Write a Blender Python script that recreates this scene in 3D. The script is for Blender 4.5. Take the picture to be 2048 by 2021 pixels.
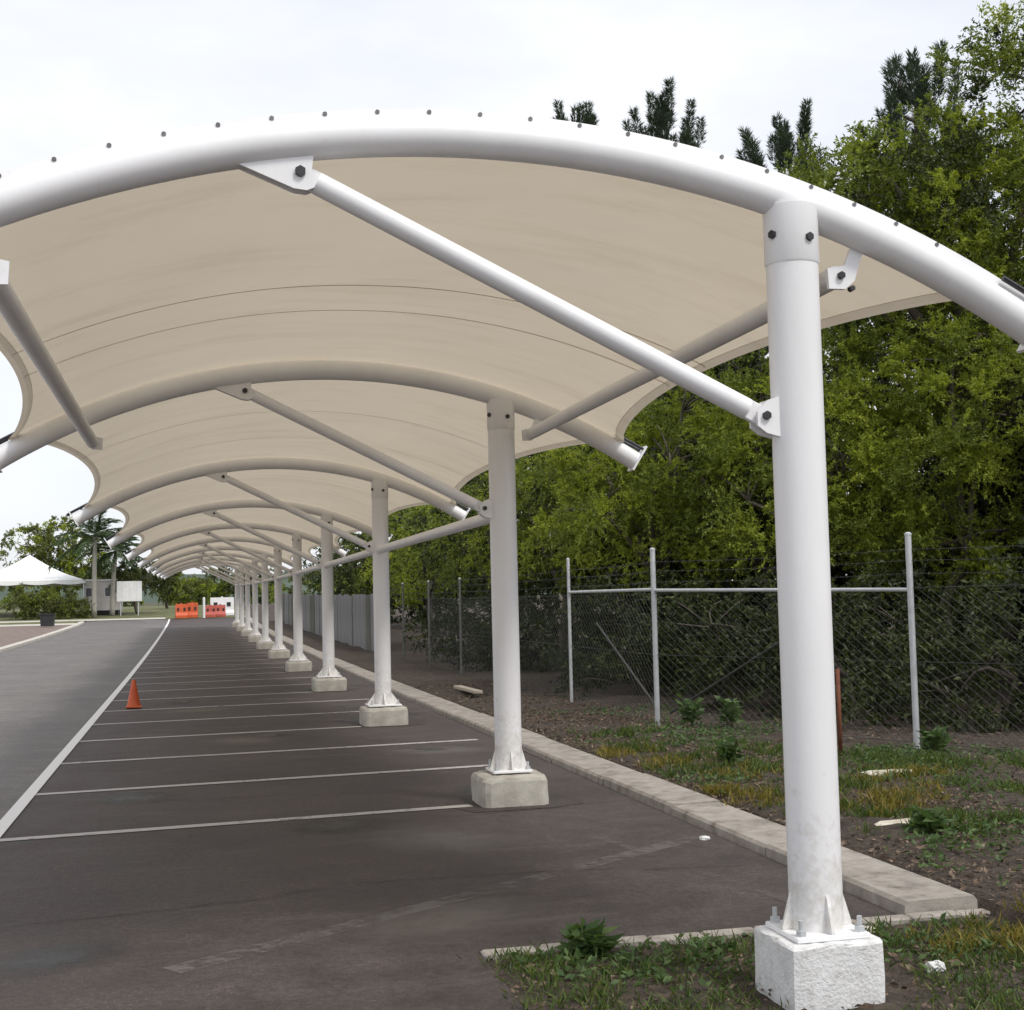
import bpy, math, random
import numpy as np
from mathutils import Vector, Matrix

for o in list(bpy.data.objects):
    bpy.data.objects.remove(o, do_unlink=True)
scene = bpy.context.scene
COL = scene.collection
R = math.radians

# ------------------------------------------------------------------ camera
cam_d = bpy.data.cameras.new('camera')
cam = bpy.data.objects.new('camera', cam_d)
COL.objects.link(cam)
scene.camera = cam
cam_d.sensor_fit = 'HORIZONTAL'
cam_d.sensor_width = 36.0
cam_d.lens = 36.0 * 2750.0 / 2048.0
cam_d.clip_start = 0.05
cam_d.clip_end = 6000
YAW, PIT, ROL = 0.2304, 0.067, -0.0234
fw = Vector((math.sin(YAW) * math.cos(PIT), math.cos(YAW) * math.cos(PIT), math.sin(PIT)))
r0 = Vector((math.cos(YAW), -math.sin(YAW), 0))
u0 = r0.cross(fw)
rr = r0 * math.cos(ROL) + u0 * math.sin(ROL)
uu = -r0 * math.sin(ROL) + u0 * math.cos(ROL)
M = Matrix(((rr.x, uu.x, -fw.x, -2.503), (rr.y, uu.y, -fw.y, -11.0034), (rr.z, uu.z, -fw.z, 1.657), (0, 0, 0, 1)))
cam.matrix_world = M

# ------------------------------------------------------------------ sky and sun
SUN_EL, SUN_AZ = R(53), R(146)      # azimuth clockwise from +Y: behind the camera, to the right
world = bpy.data.worlds.new('World')
scene.world = world
world.use_nodes = True
wn, wl = world.node_tree.nodes, world.node_tree.links
wn.clear()
wo = wn.new('ShaderNodeOutputWorld')
bg = wn.new('ShaderNodeBackground')
sky = wn.new('ShaderNodeTexSky')
sky.sky_type = 'NISHITA'
sky.sun_disc = False
sky.sun_elevation = SUN_EL
sky.sun_rotation = SUN_AZ
sky.air_density = 1.0
sky.dust_density = 2.0
tc = wn.new('ShaderNodeTexCoord')
mp = wn.new('ShaderNodeMapping')
mp.inputs['Scale'].default_value = (1.0, 1.0, 2.6)
nz = wn.new('ShaderNodeTexNoise')
nz.inputs['Scale'].default_value = 2.2
nz.inputs['Detail'].default_value = 5
nz.inputs['Roughness'].default_value = 0.55
cr = wn.new('ShaderNodeValToRGB')
cr.color_ramp.elements[0].position = 0.36
cr.color_ramp.elements[0].color = (0.72, 0.72, 0.72, 1)
cr.color_ramp.elements[1].position = 0.58
cr.color_ramp.elements[1].color = (0.97, 0.97, 0.97, 1)
mx = wn.new('ShaderNodeMix')
mx.data_type = 'RGBA'
mx.inputs['B'].default_value = (6.6, 6.7, 7.05, 1)      # bright cloud cover
wl.new(tc.outputs['Generated'], mp.inputs['Vector'])
wl.new(mp.outputs['Vector'], nz.inputs['Vector'])
wl.new(nz.outputs['Fac'], cr.inputs['Fac'])
wl.new(cr.outputs['Color'], mx.inputs['Factor'])
wl.new(sky.outputs['Color'], mx.inputs['A'])
wl.new(mx.outputs['Result'], bg.inputs['Color'])
bg.inputs['Strength'].default_value = 0.1
wl.new(bg.outputs['Background'], wo.inputs['Surface'])

sun_d = bpy.data.lights.new('sun', 'SUN')
sun_d.energy = 1.5
sun_d.angle = R(14)
sun_d.color = (1.0, 0.96, 0.9)
sun = bpy.data.objects.new('sun', sun_d)
COL.objects.link(sun)
sd = Vector((math.sin(SUN_AZ) * math.cos(SUN_EL), math.cos(SUN_AZ) * math.cos(SUN_EL), math.sin(SUN_EL)))
sun.rotation_euler = sd.to_track_quat('Z', 'Y').to_euler()
sun.location = (20, -20, 40)

scene.view_settings.view_transform = 'Standard'
scene.view_settings.look = 'None'
scene.view_settings.gamma = 1.0
scene.view_settings.use_curve_mapping = False
scene.view_settings.exposure = 0.64
scene.render.engine = 'CYCLES'
scene.cycles.max_bounces = 8
scene.cycles.diffuse_bounces = 5
scene.cycles.transmission_bounces = 6
scene.cycles.transparent_max_bounces = 8

rng = np.random.default_rng(7)
random.seed(7)

# ------------------------------------------------------------------ materials
def nodes_of(name):
    m = bpy.data.materials.new(name)
    m.use_nodes = True
    nt = m.node_tree
    b = nt.nodes['Principled BSDF']
    return m, nt.nodes, nt.links, b

def noise(N, L, scale, detail=4, rough=0.6, coord='Object', vec=None, stretch=None):
    t = N.new('ShaderNodeTexCoord')
    n = N.new('ShaderNodeTexNoise')
    n.inputs['Scale'].default_value = scale
    n.inputs['Detail'].default_value = detail
    n.inputs['Roughness'].default_value = rough
    src = t.outputs[coord]
    if stretch:
        mpn = N.new('ShaderNodeMapping')
        mpn.inputs['Scale'].default_value = stretch
        L.new(src, mpn.inputs['Vector'])
        src = mpn.outputs['Vector']
    L.new(src, n.inputs['Vector'])
    return n

def ramp(N, L, fac, stops):
    c = N.new('ShaderNodeValToRGB')
    e = c.color_ramp.elements
    e[0].position, e[0].color = stops[0][0], (*stops[0][1], 1)
    e[1].position, e[1].color = stops[-1][0], (*stops[-1][1], 1)
    for p, col in stops[1:-1]:
        x = e.new(p)
        x.color = (*col, 1)
    L.new(fac, c.inputs['Fac'])
    return c

def mixc(N, L, fac, a, b, mode='MIX'):
    m = N.new('ShaderNodeMix')
    m.data_type = 'RGBA'
    m.blend_type = mode
    for key, v in (('Factor', fac), ('A', a), ('B', b)):
        s = m.inputs[key]
        if hasattr(v, 'is_linked'):
            L.new(v, s)
        elif key == 'Factor':
            s.default_value = v
        else:
            s.default_value = (*v, 1)
    return m.outputs['Result']

def bump(N, L, b, height, strength, dist=0.02):
    n = N.new('ShaderNodeBump')
    n.inputs['Strength'].default_value = strength
    n.inputs['Distance'].default_value = dist
    L.new(height, n.inputs['Height'])
    L.new(n.outputs['Normal'], b.inputs['Normal'])

def simple(name, stops, scale=3, rough=0.7, metal=0, bmp=0, bscale=60, detail=5, bdist=0.01, stretch=None):
    m, N, L, b = nodes_of(name)
    n = noise(N, L, scale, detail, stretch=stretch)
    c = ramp(N, L, n.outputs['Fac'], stops)
    L.new(c.outputs['Color'], b.inputs['Base Color'])
    b.inputs['Roughness'].default_value = rough
    b.inputs['Metallic'].default_value = metal
    if bmp:
        n2 = noise(N, L, bscale, 4)
        bump(N, L, b, n2.outputs['Fac'], bmp, bdist)
    return m

MAT = {}
# painted steel: slightly soiled gloss white
m, N, L, b = nodes_of('white_paint')
n1 = noise(N, L, 2.0, 6, 0.65, stretch=(1, 1, 0.25))
n2 = noise(N, L, 26, 4)
c1 = ramp(N, L, n1.outputs['Fac'], [(0.30, (0.76, 0.76, 0.76)), (0.55, (0.83, 0.83, 0.84)), (0.8, (0.85, 0.85, 0.86))])
c2 = ramp(N, L, n2.outputs['Fac'], [(0.25, (0.90, 0.89, 0.87)), (0.40, (1, 1, 1))])
L.new(mixc(N, L, 0.6, c1.outputs['Color'], c2.outputs['Color'], 'MULTIPLY'), b.inputs['Base Color'])
b.inputs['Roughness'].default_value = 0.38
bump(N, L, b, n2.outputs['Fac'], 0.06, 0.004)
MAT['white'] = m
m, N, L, b = nodes_of('white_column_paint')
n1 = noise(N, L, 2.0, 6, 0.65, stretch=(1, 1, 0.25))
c1 = ramp(N, L, n1.outputs['Fac'], [(0.30, (0.76, 0.76, 0.76)), (0.55, (0.83, 0.83, 0.84)), (0.8, (0.85, 0.85, 0.86))])
tcx = N.new('ShaderNodeTexCoord')
sep = N.new('ShaderNodeSeparateXYZ')
L.new(tcx.outputs['Object'], sep.inputs['Vector'])
mr = N.new('ShaderNodeMapRange')
mr.inputs['From Min'].default_value = 0.28
mr.inputs['From Max'].default_value = 1.1
mr.inputs['To Min'].default_value = 0.30
mr.inputs['To Max'].default_value = 0.0
L.new(sep.outputs['Z'], mr.inputs['Value'])
n2 = noise(N, L, 14, 8, 0.75)
ad = N.new('ShaderNodeMath'); ad.operation = 'ADD'
L.new(n2.outputs['Fac'], ad.inputs[0]); L.new(mr.outputs['Result'], ad.inputs[1])
fg = ramp(N, L, ad.outputs['Value'], [(0.66, (0, 0, 0)), (0.86, (0.7, 0.7, 0.7))])
L.new(mixc(N, L, fg.outputs['Color'], c1.outputs['Color'], (0.56, 0.53, 0.47)), b.inputs['Base Color'])
b.inputs['Roughness'].default_value = 0.42
n3 = noise(N, L, 30, 3)
bump(N, L, b, n3.outputs['Fac'], 0.05, 0.004)
MAT['white_column'] = m
MAT['dark_bolt'] = simple('dark_bolt', [(0.3, (0.03, 0.03, 0.032)), (0.7, (0.07, 0.07, 0.075))], 20, 0.5, 0.6)
MAT['clamp_bolt'] = simple('grey_bolt', [(0.3, (0.10, 0.10, 0.105)), (0.7, (0.2, 0.2, 0.21))], 20, 0.5, 0.4)
MAT['galv'] = simple('galvanised_steel', [(0.3, (0.46, 0.48, 0.49)), (0.7, (0.60, 0.62, 0.63))], 8, 0.5, 0.25)
MAT['dark_wire'] = simple('dull_wire', [(0.3, (0.035, 0.036, 0.034)), (0.7, (0.08, 0.08, 0.075))], 8, 0.7, 0.2)
MAT['wire'] = simple('fence_wire', [(0.3, (0.12, 0.125, 0.12)), (0.7, (0.2, 0.205, 0.2))], 8, 0.6, 0.3)

# tensioned fabric: beige, light passes through
def fabric(name, col, tr):
    m, N, L, b = nodes_of(name)
    n1 = noise(N, L, 0.8, 5, 0.6)
    c = ramp(N, L, n1.outputs['Fac'], [(0.3, tuple(v * 0.95 for v in col)), (0.7, tuple(v * 1.03 for v in col))])
    ns = noise(N, L, 1.6, 8, 0.7, stretch=(0.5, 2.2, 1))
    cs = ramp(N, L, ns.outputs['Fac'], [(0.34, (0.90, 0.885, 0.86)), (0.5, (1, 1, 1))])
    cc = mixc(N, L, 0.8, c.outputs['Color'], cs.outputs['Color'], 'MULTIPLY')
    L.new(cc, b.inputs['Base Color'])
    b.inputs['Roughness'].default_value = 0.75
    n2 = noise(N, L, 3.0, 4, 0.5, stretch=(1.0, 0.25, 1.0))
    bump(N, L, b, n2.outputs['Fac'], 0.25, 0.03)
    t = N.new('ShaderNodeBsdfTranslucent')
    L.new(cc, t.inputs['Color'])
    s = N.new('ShaderNodeMixShader')
    s.inputs['Fac'].default_value = tr
    out = N['Material Output']
    L.new(b.outputs['BSDF'], s.inputs[1])
    L.new(t.outputs['BSDF'], s.inputs[2])
    L.new(s.outputs['Shader'], out.inputs['Surface'])
    return m
MAT['fabric'] = fabric('canopy_fabric', (0.615, 0.54, 0.425), 0.46)
MAT['hem'] = fabric('canopy_hem', (0.54, 0.475, 0.38), 0.34)

def asphalt(name, dark, light, brown):
    m, N, L, b = nodes_of(name)
    big = noise(N, L, 0.55, 6, 0.62)
    mid = noise(N, L, 3.2, 6, 0.7)
    fine = noise(N, L, 85, 4, 0.85)
    c1 = ramp(N, L, big.outputs['Fac'], [(0.30, dark), (0.50, tuple((a + d) / 2 for a, d in zip(dark, light))), (0.72, light)])
    c2 = ramp(N, L, mid.outputs['Fac'], [(0.33, (0.62, 0.60, 0.58)), (0.5, (0.95, 0.94, 0.93)), (0.66, (1.3, 1.27, 1.24))])
    c = mixc(N, L, 1.0, c1.outputs['Color'], c2.outputs['Color'], 'MULTIPLY')
    c3 = ramp(N, L, fine.outputs['Fac'], [(0.34, (0.42, 0.42, 0.42)), (0.52, (1, 1, 1)), (0.66, (2.3, 2.2, 2.1))])
    c = mixc(N, L, 0.75, c, c3.outputs['Color'], 'MULTIPLY')
    sp = noise(N, L, 24, 5, 0.75)
    c4 = ramp(N, L, sp.outputs['Fac'], [(0.36, (0.72, 0.71, 0.7)), (0.52, (1, 1, 1)), (0.66, (1.38, 1.35, 1.32))])
    c = mixc(N, L, 1.0, c, c4.outputs['Color'], 'MULTIPLY')
    st = noise(N, L, 1.1, 7, 0.75, stretch=(0.35, 1.5, 1))
    f = ramp(N, L, st.outputs['Fac'], [(0.56, (0, 0, 0)), (0.70, (0.65, 0.65, 0.65))])
    c = mixc(N, L, f.outputs['Color'], c, brown)
    L.new(c, b.inputs['Base Color'])
    rg = ramp(N, L, mid.outputs['Fac'], [(0.3, (0.62, 0.62, 0.62)), (0.7, (0.9, 0.9, 0.9))])
    L.new(rg.outputs['Color'], b.inputs['Roughness'])
    bump(N, L, b, fine.outputs['Fac'], 0.5, 0.006)
    return m
MAT['asphalt'] = asphalt('bay_asphalt_shaded', (0.041, 0.032, 0.030), (0.076, 0.061, 0.057), (0.112, 0.091, 0.08))  # colour holds the canopy's shade as well as a newer seal
MAT['road'] = asphalt('road_asphalt_lit', (0.115, 0.109, 0.105), (0.165, 0.156, 0.151), (0.2, 0.187, 0.175))  # open lane: daylight put into the paler colour, along with older asphalt

def paint(name, thr, col=(0.62, 0.60, 0.57), amax=1.0):
    m, N, L, b = nodes_of(name)
    n = noise(N, L, 9, 8, 0.8)
    n3 = noise(N, L, 0.9, 3, 0.5)
    f0 = N.new('ShaderNodeMath'); f0.operation = 'MULTIPLY_ADD'
    L.new(n3.outputs['Fac'], f0.inputs[0]); f0.inputs[1].default_value = 0.5
    L.new(n.outputs['Fac'], f0.inputs[2])
    f = ramp(N, L, f0.outputs['Value'], [(thr - 0.07, (0, 0, 0)), (thr + 0.07, (amax, amax, amax))])
    b.inputs['Base Color'].default_value = (*col, 1)
    b.inputs['Roughness'].default_value = 0.7
    L.new(f.outputs['Color'], b.inputs['Alpha'])
    return m
MAT['lane_paint'] = paint('lane_paint', 0.52, (0.74, 0.73, 0.71))
MAT['bay_paint'] = paint('bay_paint', 0.62, (0.47, 0.445, 0.425), 0.92)
MAT['worn_paint'] = paint('worn_paint', 0.74, (0.30, 0.28, 0.26), 0.26)
MAT['faint_paint'] = paint('faint_paint', 0.78, (0.24, 0.22, 0.20), 0.16)
MAT['concrete'] = simple('concrete', [(0.3, (0.30, 0.28, 0.24)), (0.55, (0.43, 0.41, 0.36)), (0.75, (0.52, 0.5, 0.45))], 5, 0.85, 0, 0.4, 50, 8)
MAT['white_concrete'] = simple('whitened_concrete', [(0.3, (0.50, 0.49, 0.47)), (0.42, (0.66, 0.66, 0.65)), (0.6, (0.74, 0.74, 0.74))], 22, 0.9, 0, 0.7, 70, 9)
MAT['kerb'] = simple('kerb_concrete', [(0.28, (0.15, 0.132, 0.11)), (0.45, (0.29, 0.262, 0.23)), (0.75, (0.43, 0.395, 0.35))], 7, 0.9, 0, 0.5, 70, 9)
MAT['soil'] = simple('mulch_soil', [(0.25, (0.022, 0.016, 0.011)), (0.5, (0.060, 0.044, 0.032)), (0.75, (0.13, 0.095, 0.07))], 14, 0.95, 0, 0.9, 38, 9, 0.05)
MAT['ground'] = simple('dry_ground', [(0.3, (0.035, 0.04, 0.018)), (0.5, (0.075, 0.07, 0.04)), (0.72, (0.12, 0.10, 0.065))], 3, 0.95, 0, 0.6, 30, 9, 0.05)
MAT['lawn'] = simple('lawn_turf', [(0.3, (0.075, 0.085, 0.03)), (0.5, (0.12, 0.13, 0.05)), (0.72, (0.20, 0.175, 0.09))], 1.2, 0.95, 0, 0.6, 40, 9, 0.05)
MAT['dirt'] = simple('bare_dirt', [(0.3, (0.14, 0.10, 0.085)), (0.7, (0.24, 0.19, 0.16))], 2.5, 0.95, 0, 0.5, 30, 8, 0.03)
MAT['path'] = simple('pale_path', [(0.3, (0.42, 0.40, 0.35)), (0.7, (0.58, 0.55, 0.49))], 3, 0.9)
MAT['sheet'] = simple('grey_sheet', [(0.3, (0.20, 0.20, 0.205)), (0.7, (0.30, 0.30, 0.31))], 1.2, 0.6)
MAT['sheet_dark'] = simple('grey_green_sheet', [(0.3, (0.10, 0.105, 0.09)), (0.7, (0.19, 0.195, 0.17))], 1.2, 0.7)
MAT['bark'] = simple('bark', [(0.3, (0.05, 0.04, 0.03)), (0.7, (0.13, 0.11, 0.085))], 9, 0.95, 0, 0.8, 25, 8, 0.03, (1, 1, 0.25))
MAT['pale_bark'] = simple('pale_bark', [(0.3, (0.24, 0.23, 0.20)), (0.7, (0.38, 0.36, 0.32))], 6, 0.95, 0, 0.4, 25, 8, 0.03)
MAT['orange'] = simple('orange_plastic', [(0.3, (0.50, 0.075, 0.02)), (0.7, (0.62, 0.12, 0.035))], 5, 0.55)
MAT['red'] = simple('red_plastic', [(0.3, (0.38, 0.06, 0.045)), (0.7, (0.48, 0.11, 0.08))], 5, 0.6)
MAT['white_plastic'] = simple('white_plastic', [(0.3, (0.72, 0.72, 0.72)), (0.7, (0.82, 0.82, 0.82))], 4, 0.5)
MAT['black_plastic'] = simple('black_plastic', [(0.3, (0.012, 0.012, 0.013)), (0.7, (0.03, 0.03, 0.03))], 4, 0.5)
MAT['tent'] = simple('white_canvas', [(0.3, (0.74, 0.75, 0.74)), (0.7, (0.83, 0.84, 0.83))], 1.5, 0.7)
MAT['cabin'] = simple('pale_cabin_wall', [(0.3, (0.60, 0.56, 0.54)), (0.7, (0.70, 0.66, 0.64))], 1.5, 0.7)
MAT['glass'] = simple('dark_window_glass', [(0.3, (0.02, 0.025, 0.03)), (0.7, (0.05, 0.055, 0.06))], 2, 0.12)
MAT['wood'] = simple('weathered_board', [(0.3, (0.36, 0.31, 0.25)), (0.7, (0.55, 0.49, 0.41))], 6, 0.85, 0, 0.4, 40, 6, 0.01, (1, 6, 1))
MAT['stone'] = simple('pale_stone', [(0.3, (0.42, 0.38, 0.30)), (0.7, (0.66, 0.62, 0.52))], 12, 0.9, 0, 0.5, 50)
MAT['hill'] = simple('wooded_hill', [(0.3, (0.05, 0.075, 0.055)), (0.7, (0.10, 0.13, 0.10))], 0.08, 1.0, 0, 0.8, 0.3, 8, 3.0)
MAT['litter'] = simple('leaf_litter', [(0.3, (0.06, 0.04, 0.028)), (0.55, (0.16, 0.115, 0.08)), (0.72, (0.34, 0.27, 0.20))], 30, 0.95)
MAT['rust'] = simple('rusty_steel', [(0.3, (0.10, 0.03, 0.015)), (0.7, (0.20, 0.07, 0.03))], 9, 0.8)

def leaf_mat(name, cols, trans=0.35, rough=0.55):
    m, N, L, b = nodes_of(name)
    g = N.new('ShaderNodeNewGeometry')
    c = ramp(N, L, g.outputs['Random Per Island'], [(i / (len(cols) - 1), col) for i, col in enumerate(cols)])
    L.new(c.outputs['Color'], b.inputs['Base Color'])
    b.inputs['Roughness'].default_value = rough
    b.inputs['Specular IOR Level'].default_value = 0.3
    t = N.new('ShaderNodeBsdfTranslucent')
    L.new(mixc(N, L, 1.0, c.outputs['Color'], (1.15, 1.2, 0.6), 'MULTIPLY'), t.inputs['Color'])
    s = N.new('ShaderNodeMixShader')
    s.inputs['Fac'].default_value = trans
    L.new(b.outputs['BSDF'], s.inputs[1])
    L.new(t.outputs['BSDF'], s.inputs[2])
    L.new(s.outputs['Shader'], N['Material Output'].inputs['Surface'])
    return m
MAT['leaf_bright'] = leaf_mat('leaf_bright', [(0.165, 0.21, 0.03), (0.27, 0.325, 0.042), (0.41, 0.44, 0.065)], 0.45)
MAT['leaf_mid'] = leaf_mat('leaf_mid', [(0.10, 0.135, 0.025), (0.165, 0.21, 0.036), (0.24, 0.28, 0.05)])
MAT['leaf_dark'] = leaf_mat('leaf_dark', [(0.025, 0.036, 0.012), (0.045, 0.062, 0.018), (0.075, 0.092, 0.025)], 0.25)
MAT['leaf_shaded'] = leaf_mat('leaf_shaded', [(0.014, 0.02, 0.008), (0.024, 0.034, 0.012), (0.04, 0.052, 0.016)], 0.15)  # leaf colour darkened to carry the shade under the crowns
MAT['needle'] = leaf_mat('pine_needle', [(0.03, 0.05, 0.03), (0.055, 0.08, 0.05), (0.09, 0.11, 0.075)], 0.25)
MAT['palm'] = leaf_mat('palm_leaf', [(0.03, 0.06, 0.025), (0.05, 0.085, 0.035), (0.08, 0.11, 0.04)], 0.2)
MAT['leaf_olive'] = leaf_mat('leaf_olive', [(0.08, 0.095, 0.03), (0.12, 0.14, 0.045), (0.17, 0.18, 0.06)], 0.3)
MAT['grass'] = leaf_mat('grass_blade', [(0.04, 0.075, 0.018), (0.075, 0.12, 0.025), (0.13, 0.16, 0.035)], 0.3)
MAT['dry_grass'] = leaf_mat('dry_grass_blade', [(0.10, 0.10, 0.02), (0.20, 0.17, 0.03), (0.28, 0.21, 0.05)], 0.3)
MAT['weed'] = leaf_mat('weed_leaf', [(0.05, 0.095, 0.03), (0.085, 0.14, 0.05), (0.13, 0.19, 0.07)], 0.3)

# ------------------------------------------------------------------ helpers
def link(name, verts, faces, mat, parent=None, smooth=False, mats=None, midx=None):
    me = bpy.data.meshes.new(name)
    me.from_pydata([tuple(v) for v in verts], [], faces)
    for mm in (mats or [mat]):
        me.materials.append(MAT[mm] if isinstance(mm, str) else mm)
    if midx is not None:
        me.polygons.foreach_set('material_index', midx)
    if smooth:
        me.polygons.foreach_set('use_smooth', [True] * len(me.polygons))
    me.update()
    o = bpy.data.objects.new(name, me)
    COL.objects.link(o)
    if parent:
        o.parent = parent
    return o

def empty(name, loc=(0, 0, 0), rz=0):
    o = bpy.data.objects.new(name, None)
    o.empty_display_size = 0.2
    COL.objects.link(o)
    o.location = loc
    o.rotation_euler = (0, 0, rz)
    return o

def tag(o, label=None, cat=None, group=None, kind=None):
    if label: o['label'] = label
    if cat: o['category'] = cat
    if group: o['group'] = group
    if kind: o['kind'] = kind
    return o

class MB:
    def __init__(self):
        self.v, self.f = [], []
    def add(self, verts, faces):
        n = len(self.v)
        self.v += [tuple(v) for v in verts]
        self.f += [tuple(i + n for i in f) for f in faces]
        return self
    def box(self, c, s, mat3=None, bev=0.0):
        cx, cy, cz = c
        hx, hy, hz = s[0] / 2, s[1] / 2, s[2] / 2
        if bev <= 0:
            vs = [Vector((x, y, z)) for x in (-hx, hx) for y in (-hy, hy) for z in (-hz, hz)]
            fs = [(0, 1, 3, 2), (4, 6, 7, 5), (0, 4, 5, 1), (2, 3, 7, 6), (0, 2, 6, 4), (1, 5, 7, 3)]
        else:
            vs, fs = [], []
            rings = [(-hz, bev), (-hz + bev, 0), (hz - bev, 0), (hz, bev)]
            for z, ins in rings:
                x1, y1, bb = hx - ins, hy - ins, bev
                for px, py in ((x1 - bb, -y1), (x1, -y1 + bb), (x1, y1 - bb), (x1 - bb, y1), (-x1 + bb, y1), (-x1, y1 - bb), (-x1, -y1 + bb), (-x1 + bb, -y1)):
                    vs.append(Vector((px, py, z)))
            for i in range(3):
                for j in range(8):
                    a, b2 = i * 8 + j, i * 8 + (j + 1) % 8
                    fs.append((a, b2, b2 + 8, a + 8))
            fs.append(tuple(range(7, -1, -1)))
            fs.append(tuple(range(24, 32)))
        if mat3 is not None:
            vs = [mat3 @ v for v in vs]
        return self.add([(v.x + cx, v.y + cy, v.z + cz) for v in vs], fs)
    def tube(self, pts, rad, n=8, cap=True, ref=None):
        pts = [Vector(p) for p in pts]
        rads = rad if isinstance(rad, (list, tuple)) else [rad] * len(pts)
        base = len(self.v)
        prev = None
        for i, p in enumerate(pts):
            if i == 0: t = pts[1] - pts[0]
            elif i == len(pts) - 1: t = pts[-1] - pts[-2]
            else: t = pts[i + 1] - pts[i - 1]
            t.normalize()
            if prev is None:
                a = Vector(ref) if ref else (Vector((0, 0, 1)) if abs(t.z) < 0.9 else Vector((1, 0, 0)))
            else:
                a = prev
            x = (a - t * a.dot(t)).normalized()
            y = t.cross(x)
            prev = x
            for j in range(n):
                ang = 2 * math.pi * j / n
                self.v.append(tuple(p + (x * math.cos(ang) + y * math.sin(ang)) * rads[i]))
        for i in range(len(pts) - 1):
            for j in range(n):
                a, b2 = base + i * n + j, base + i * n + (j + 1) % n
                self.f.append((a, b2, b2 + n, a + n))
        if cap:
            self.f.append(tuple(base + j for j in range(n - 1, -1, -1)))
            e = base + (len(pts) - 1) * n
            self.f.append(tuple(e + j for j in range(n)))
        return self
    def prism(self, poly, axis, a, b2):
        """extrude a polygon of (u,v) along an axis: 'y' takes (x,z), 'x' takes (y,z), 'z' takes (x,y)"""
        n = len(poly)
        def mk(u, v, w):
            return {'y': (u, w, v), 'x': (w, u, v), 'z': (u, v, w)}[axis]
        vs = [mk(u, v, a) for u, v in poly] + [mk(u, v, b2) for u, v in poly]
        fs = [tuple(range(n)), tuple(range(2 * n - 1, n - 1, -1))]
        for i in range(n):
            fs.append((i, i + n, (i + 1) % n + n, (i + 1) % n))
        return self.add(vs, fs)
    def build(self, name, mat, parent=None, smooth=False):
        o = link(name, self.v, self.f, mat, parent, smooth)
        if smooth == 'auto':
            me = o.data
            try:
                me.set_sharp_from_angle(angle=R(35))
            except Exception:
                pass
        return o

def copy_tree(o, parent=None):
    c = o.copy()
    COL.objects.link(c)
    if parent: c.parent = parent
    for ch in list(o.children):
        copy_tree(ch, c)
    return c

# ------------------------------------------------------------------ lie of the land
BR = [-80, -30, -10, -4.56, 0, 6, 12] + list(range(18, 82, 4)) + [82, 86, 90, 95, 100, 120, 150, 220, 400, 900, 2500]
def g0(y):
    if y < 12: return 0.0
    if y <= 80: return 1.2e-4 * (y - 12) ** 2
    z = 1.2e-4 * 68 ** 2
    if y <= 100: return z + 0.042 * (y - 80)
    return z + 0.84 + 0.004 * min(y - 100, 300)
BRZ = [g0(b) for b in BR]
def gz(y):
    return float(np.interp(y, BR, BRZ))

def strip(name, x0, x1, y0, y1, z, mat, parent=None, kind=None, xs=None, skew=0.0):
    ys = sorted({y0, y1} | {b for b in BR if y0 < b < y1})
    xs = xs or [x0, x1]
    v, f = [], []
    for y in ys:
        for x in xs:
            v.append((x, y, z + gz(y)))
    n = len(xs)
    for i in range(len(ys) - 1):
        for j in range(n - 1):
            a = i * n + j
            f.append((a, a + 1, a + n + 1, a + n))
    o = link(name, v, f, mat, parent)
    if kind: o['kind'] = kind
    return o

strip('ground', -1500, 1500, -80, 2500, -0.03, 'ground', kind='structure')
XL, XK = -3.915, 0.985
YF = -4.56
def parking():
    xs = [XL, -1.2, XK]
    ys = sorted({-40.0, YF, 84.0} | {b for b in BR if -40 < b < 84})
    v = [(x, y, gz(y)) for y in ys for x in xs]
    f = []
    for i in range(len(ys) - 1):
        for j in range(2):
            if j == 1 and ys[i + 1] <= YF + 1e-6: continue
            a = i * 3 + j
            f.append((a, a + 1, a + 4, a + 3))
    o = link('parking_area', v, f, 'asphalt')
    o['kind'] = 'structure'
    return o
park = parking()
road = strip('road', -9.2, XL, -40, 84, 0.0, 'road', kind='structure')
# garden strip, slightly raised, uneven
def garden():
    v, f = [], []
    xs = [1.395, 1.44, 1.6, 1.8, 2.0, 2.2, 2.45, 2.7, 2.95, 3.3, 3.8, 4.5, 5.5, 7, 9, 12, 16, 24, 40]
    ys = list(np.arange(-14, 40, 0.35)) + list(np.arange(40, 110, 2.0))
    for y in ys:
        for i, x in enumerate(xs):
            h = 0.06 + 0.05 * min(1, (x - 1.405) / 1.2)
            h += (0.018 * math.sin(3.1 * x + 1.7 * y) + 0.016 * math.sin(5.3 * y - 2.2 * x + 1) + rng.uniform(-0.014, 0.014)) * min(1, 0.25 + (x - 1.405) * 3)
            if i == 0: h = -0.04
            v.append((x, y, h + gz(y)))
    n = len(xs)
    for i in range(len(ys) - 1):
        for j in range(n - 1):
            a = i * n + j
            f.append((a, a + 1, a + n + 1, a + n))
    o = link('garden_bed', v, f, 'soil', smooth=True)
    o['kind'] = 'structure'
garden()
def front_bed():
    v, f = [], []
    xs = list(np.arange(-1.2, 1.41, 0.2)) + [1.41]
    ys = list(np.arange(-14, -4.68, 0.3)) + [-4.68]
    for y in ys:
        for x in xs:
            v.append((x, y, 0.0 + rng.uniform(-0.012, 0.012)))
    n = len(xs)
    for i in range(len(ys) - 1):
        for j in range(n - 1):
            a = i * n + j
            f.append((a, a + 1, a + n + 1, a + n))
    o = link('planting_bed', v, f, 'soil', smooth=True)
    o['kind'] = 'structure'
front_bed()

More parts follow.
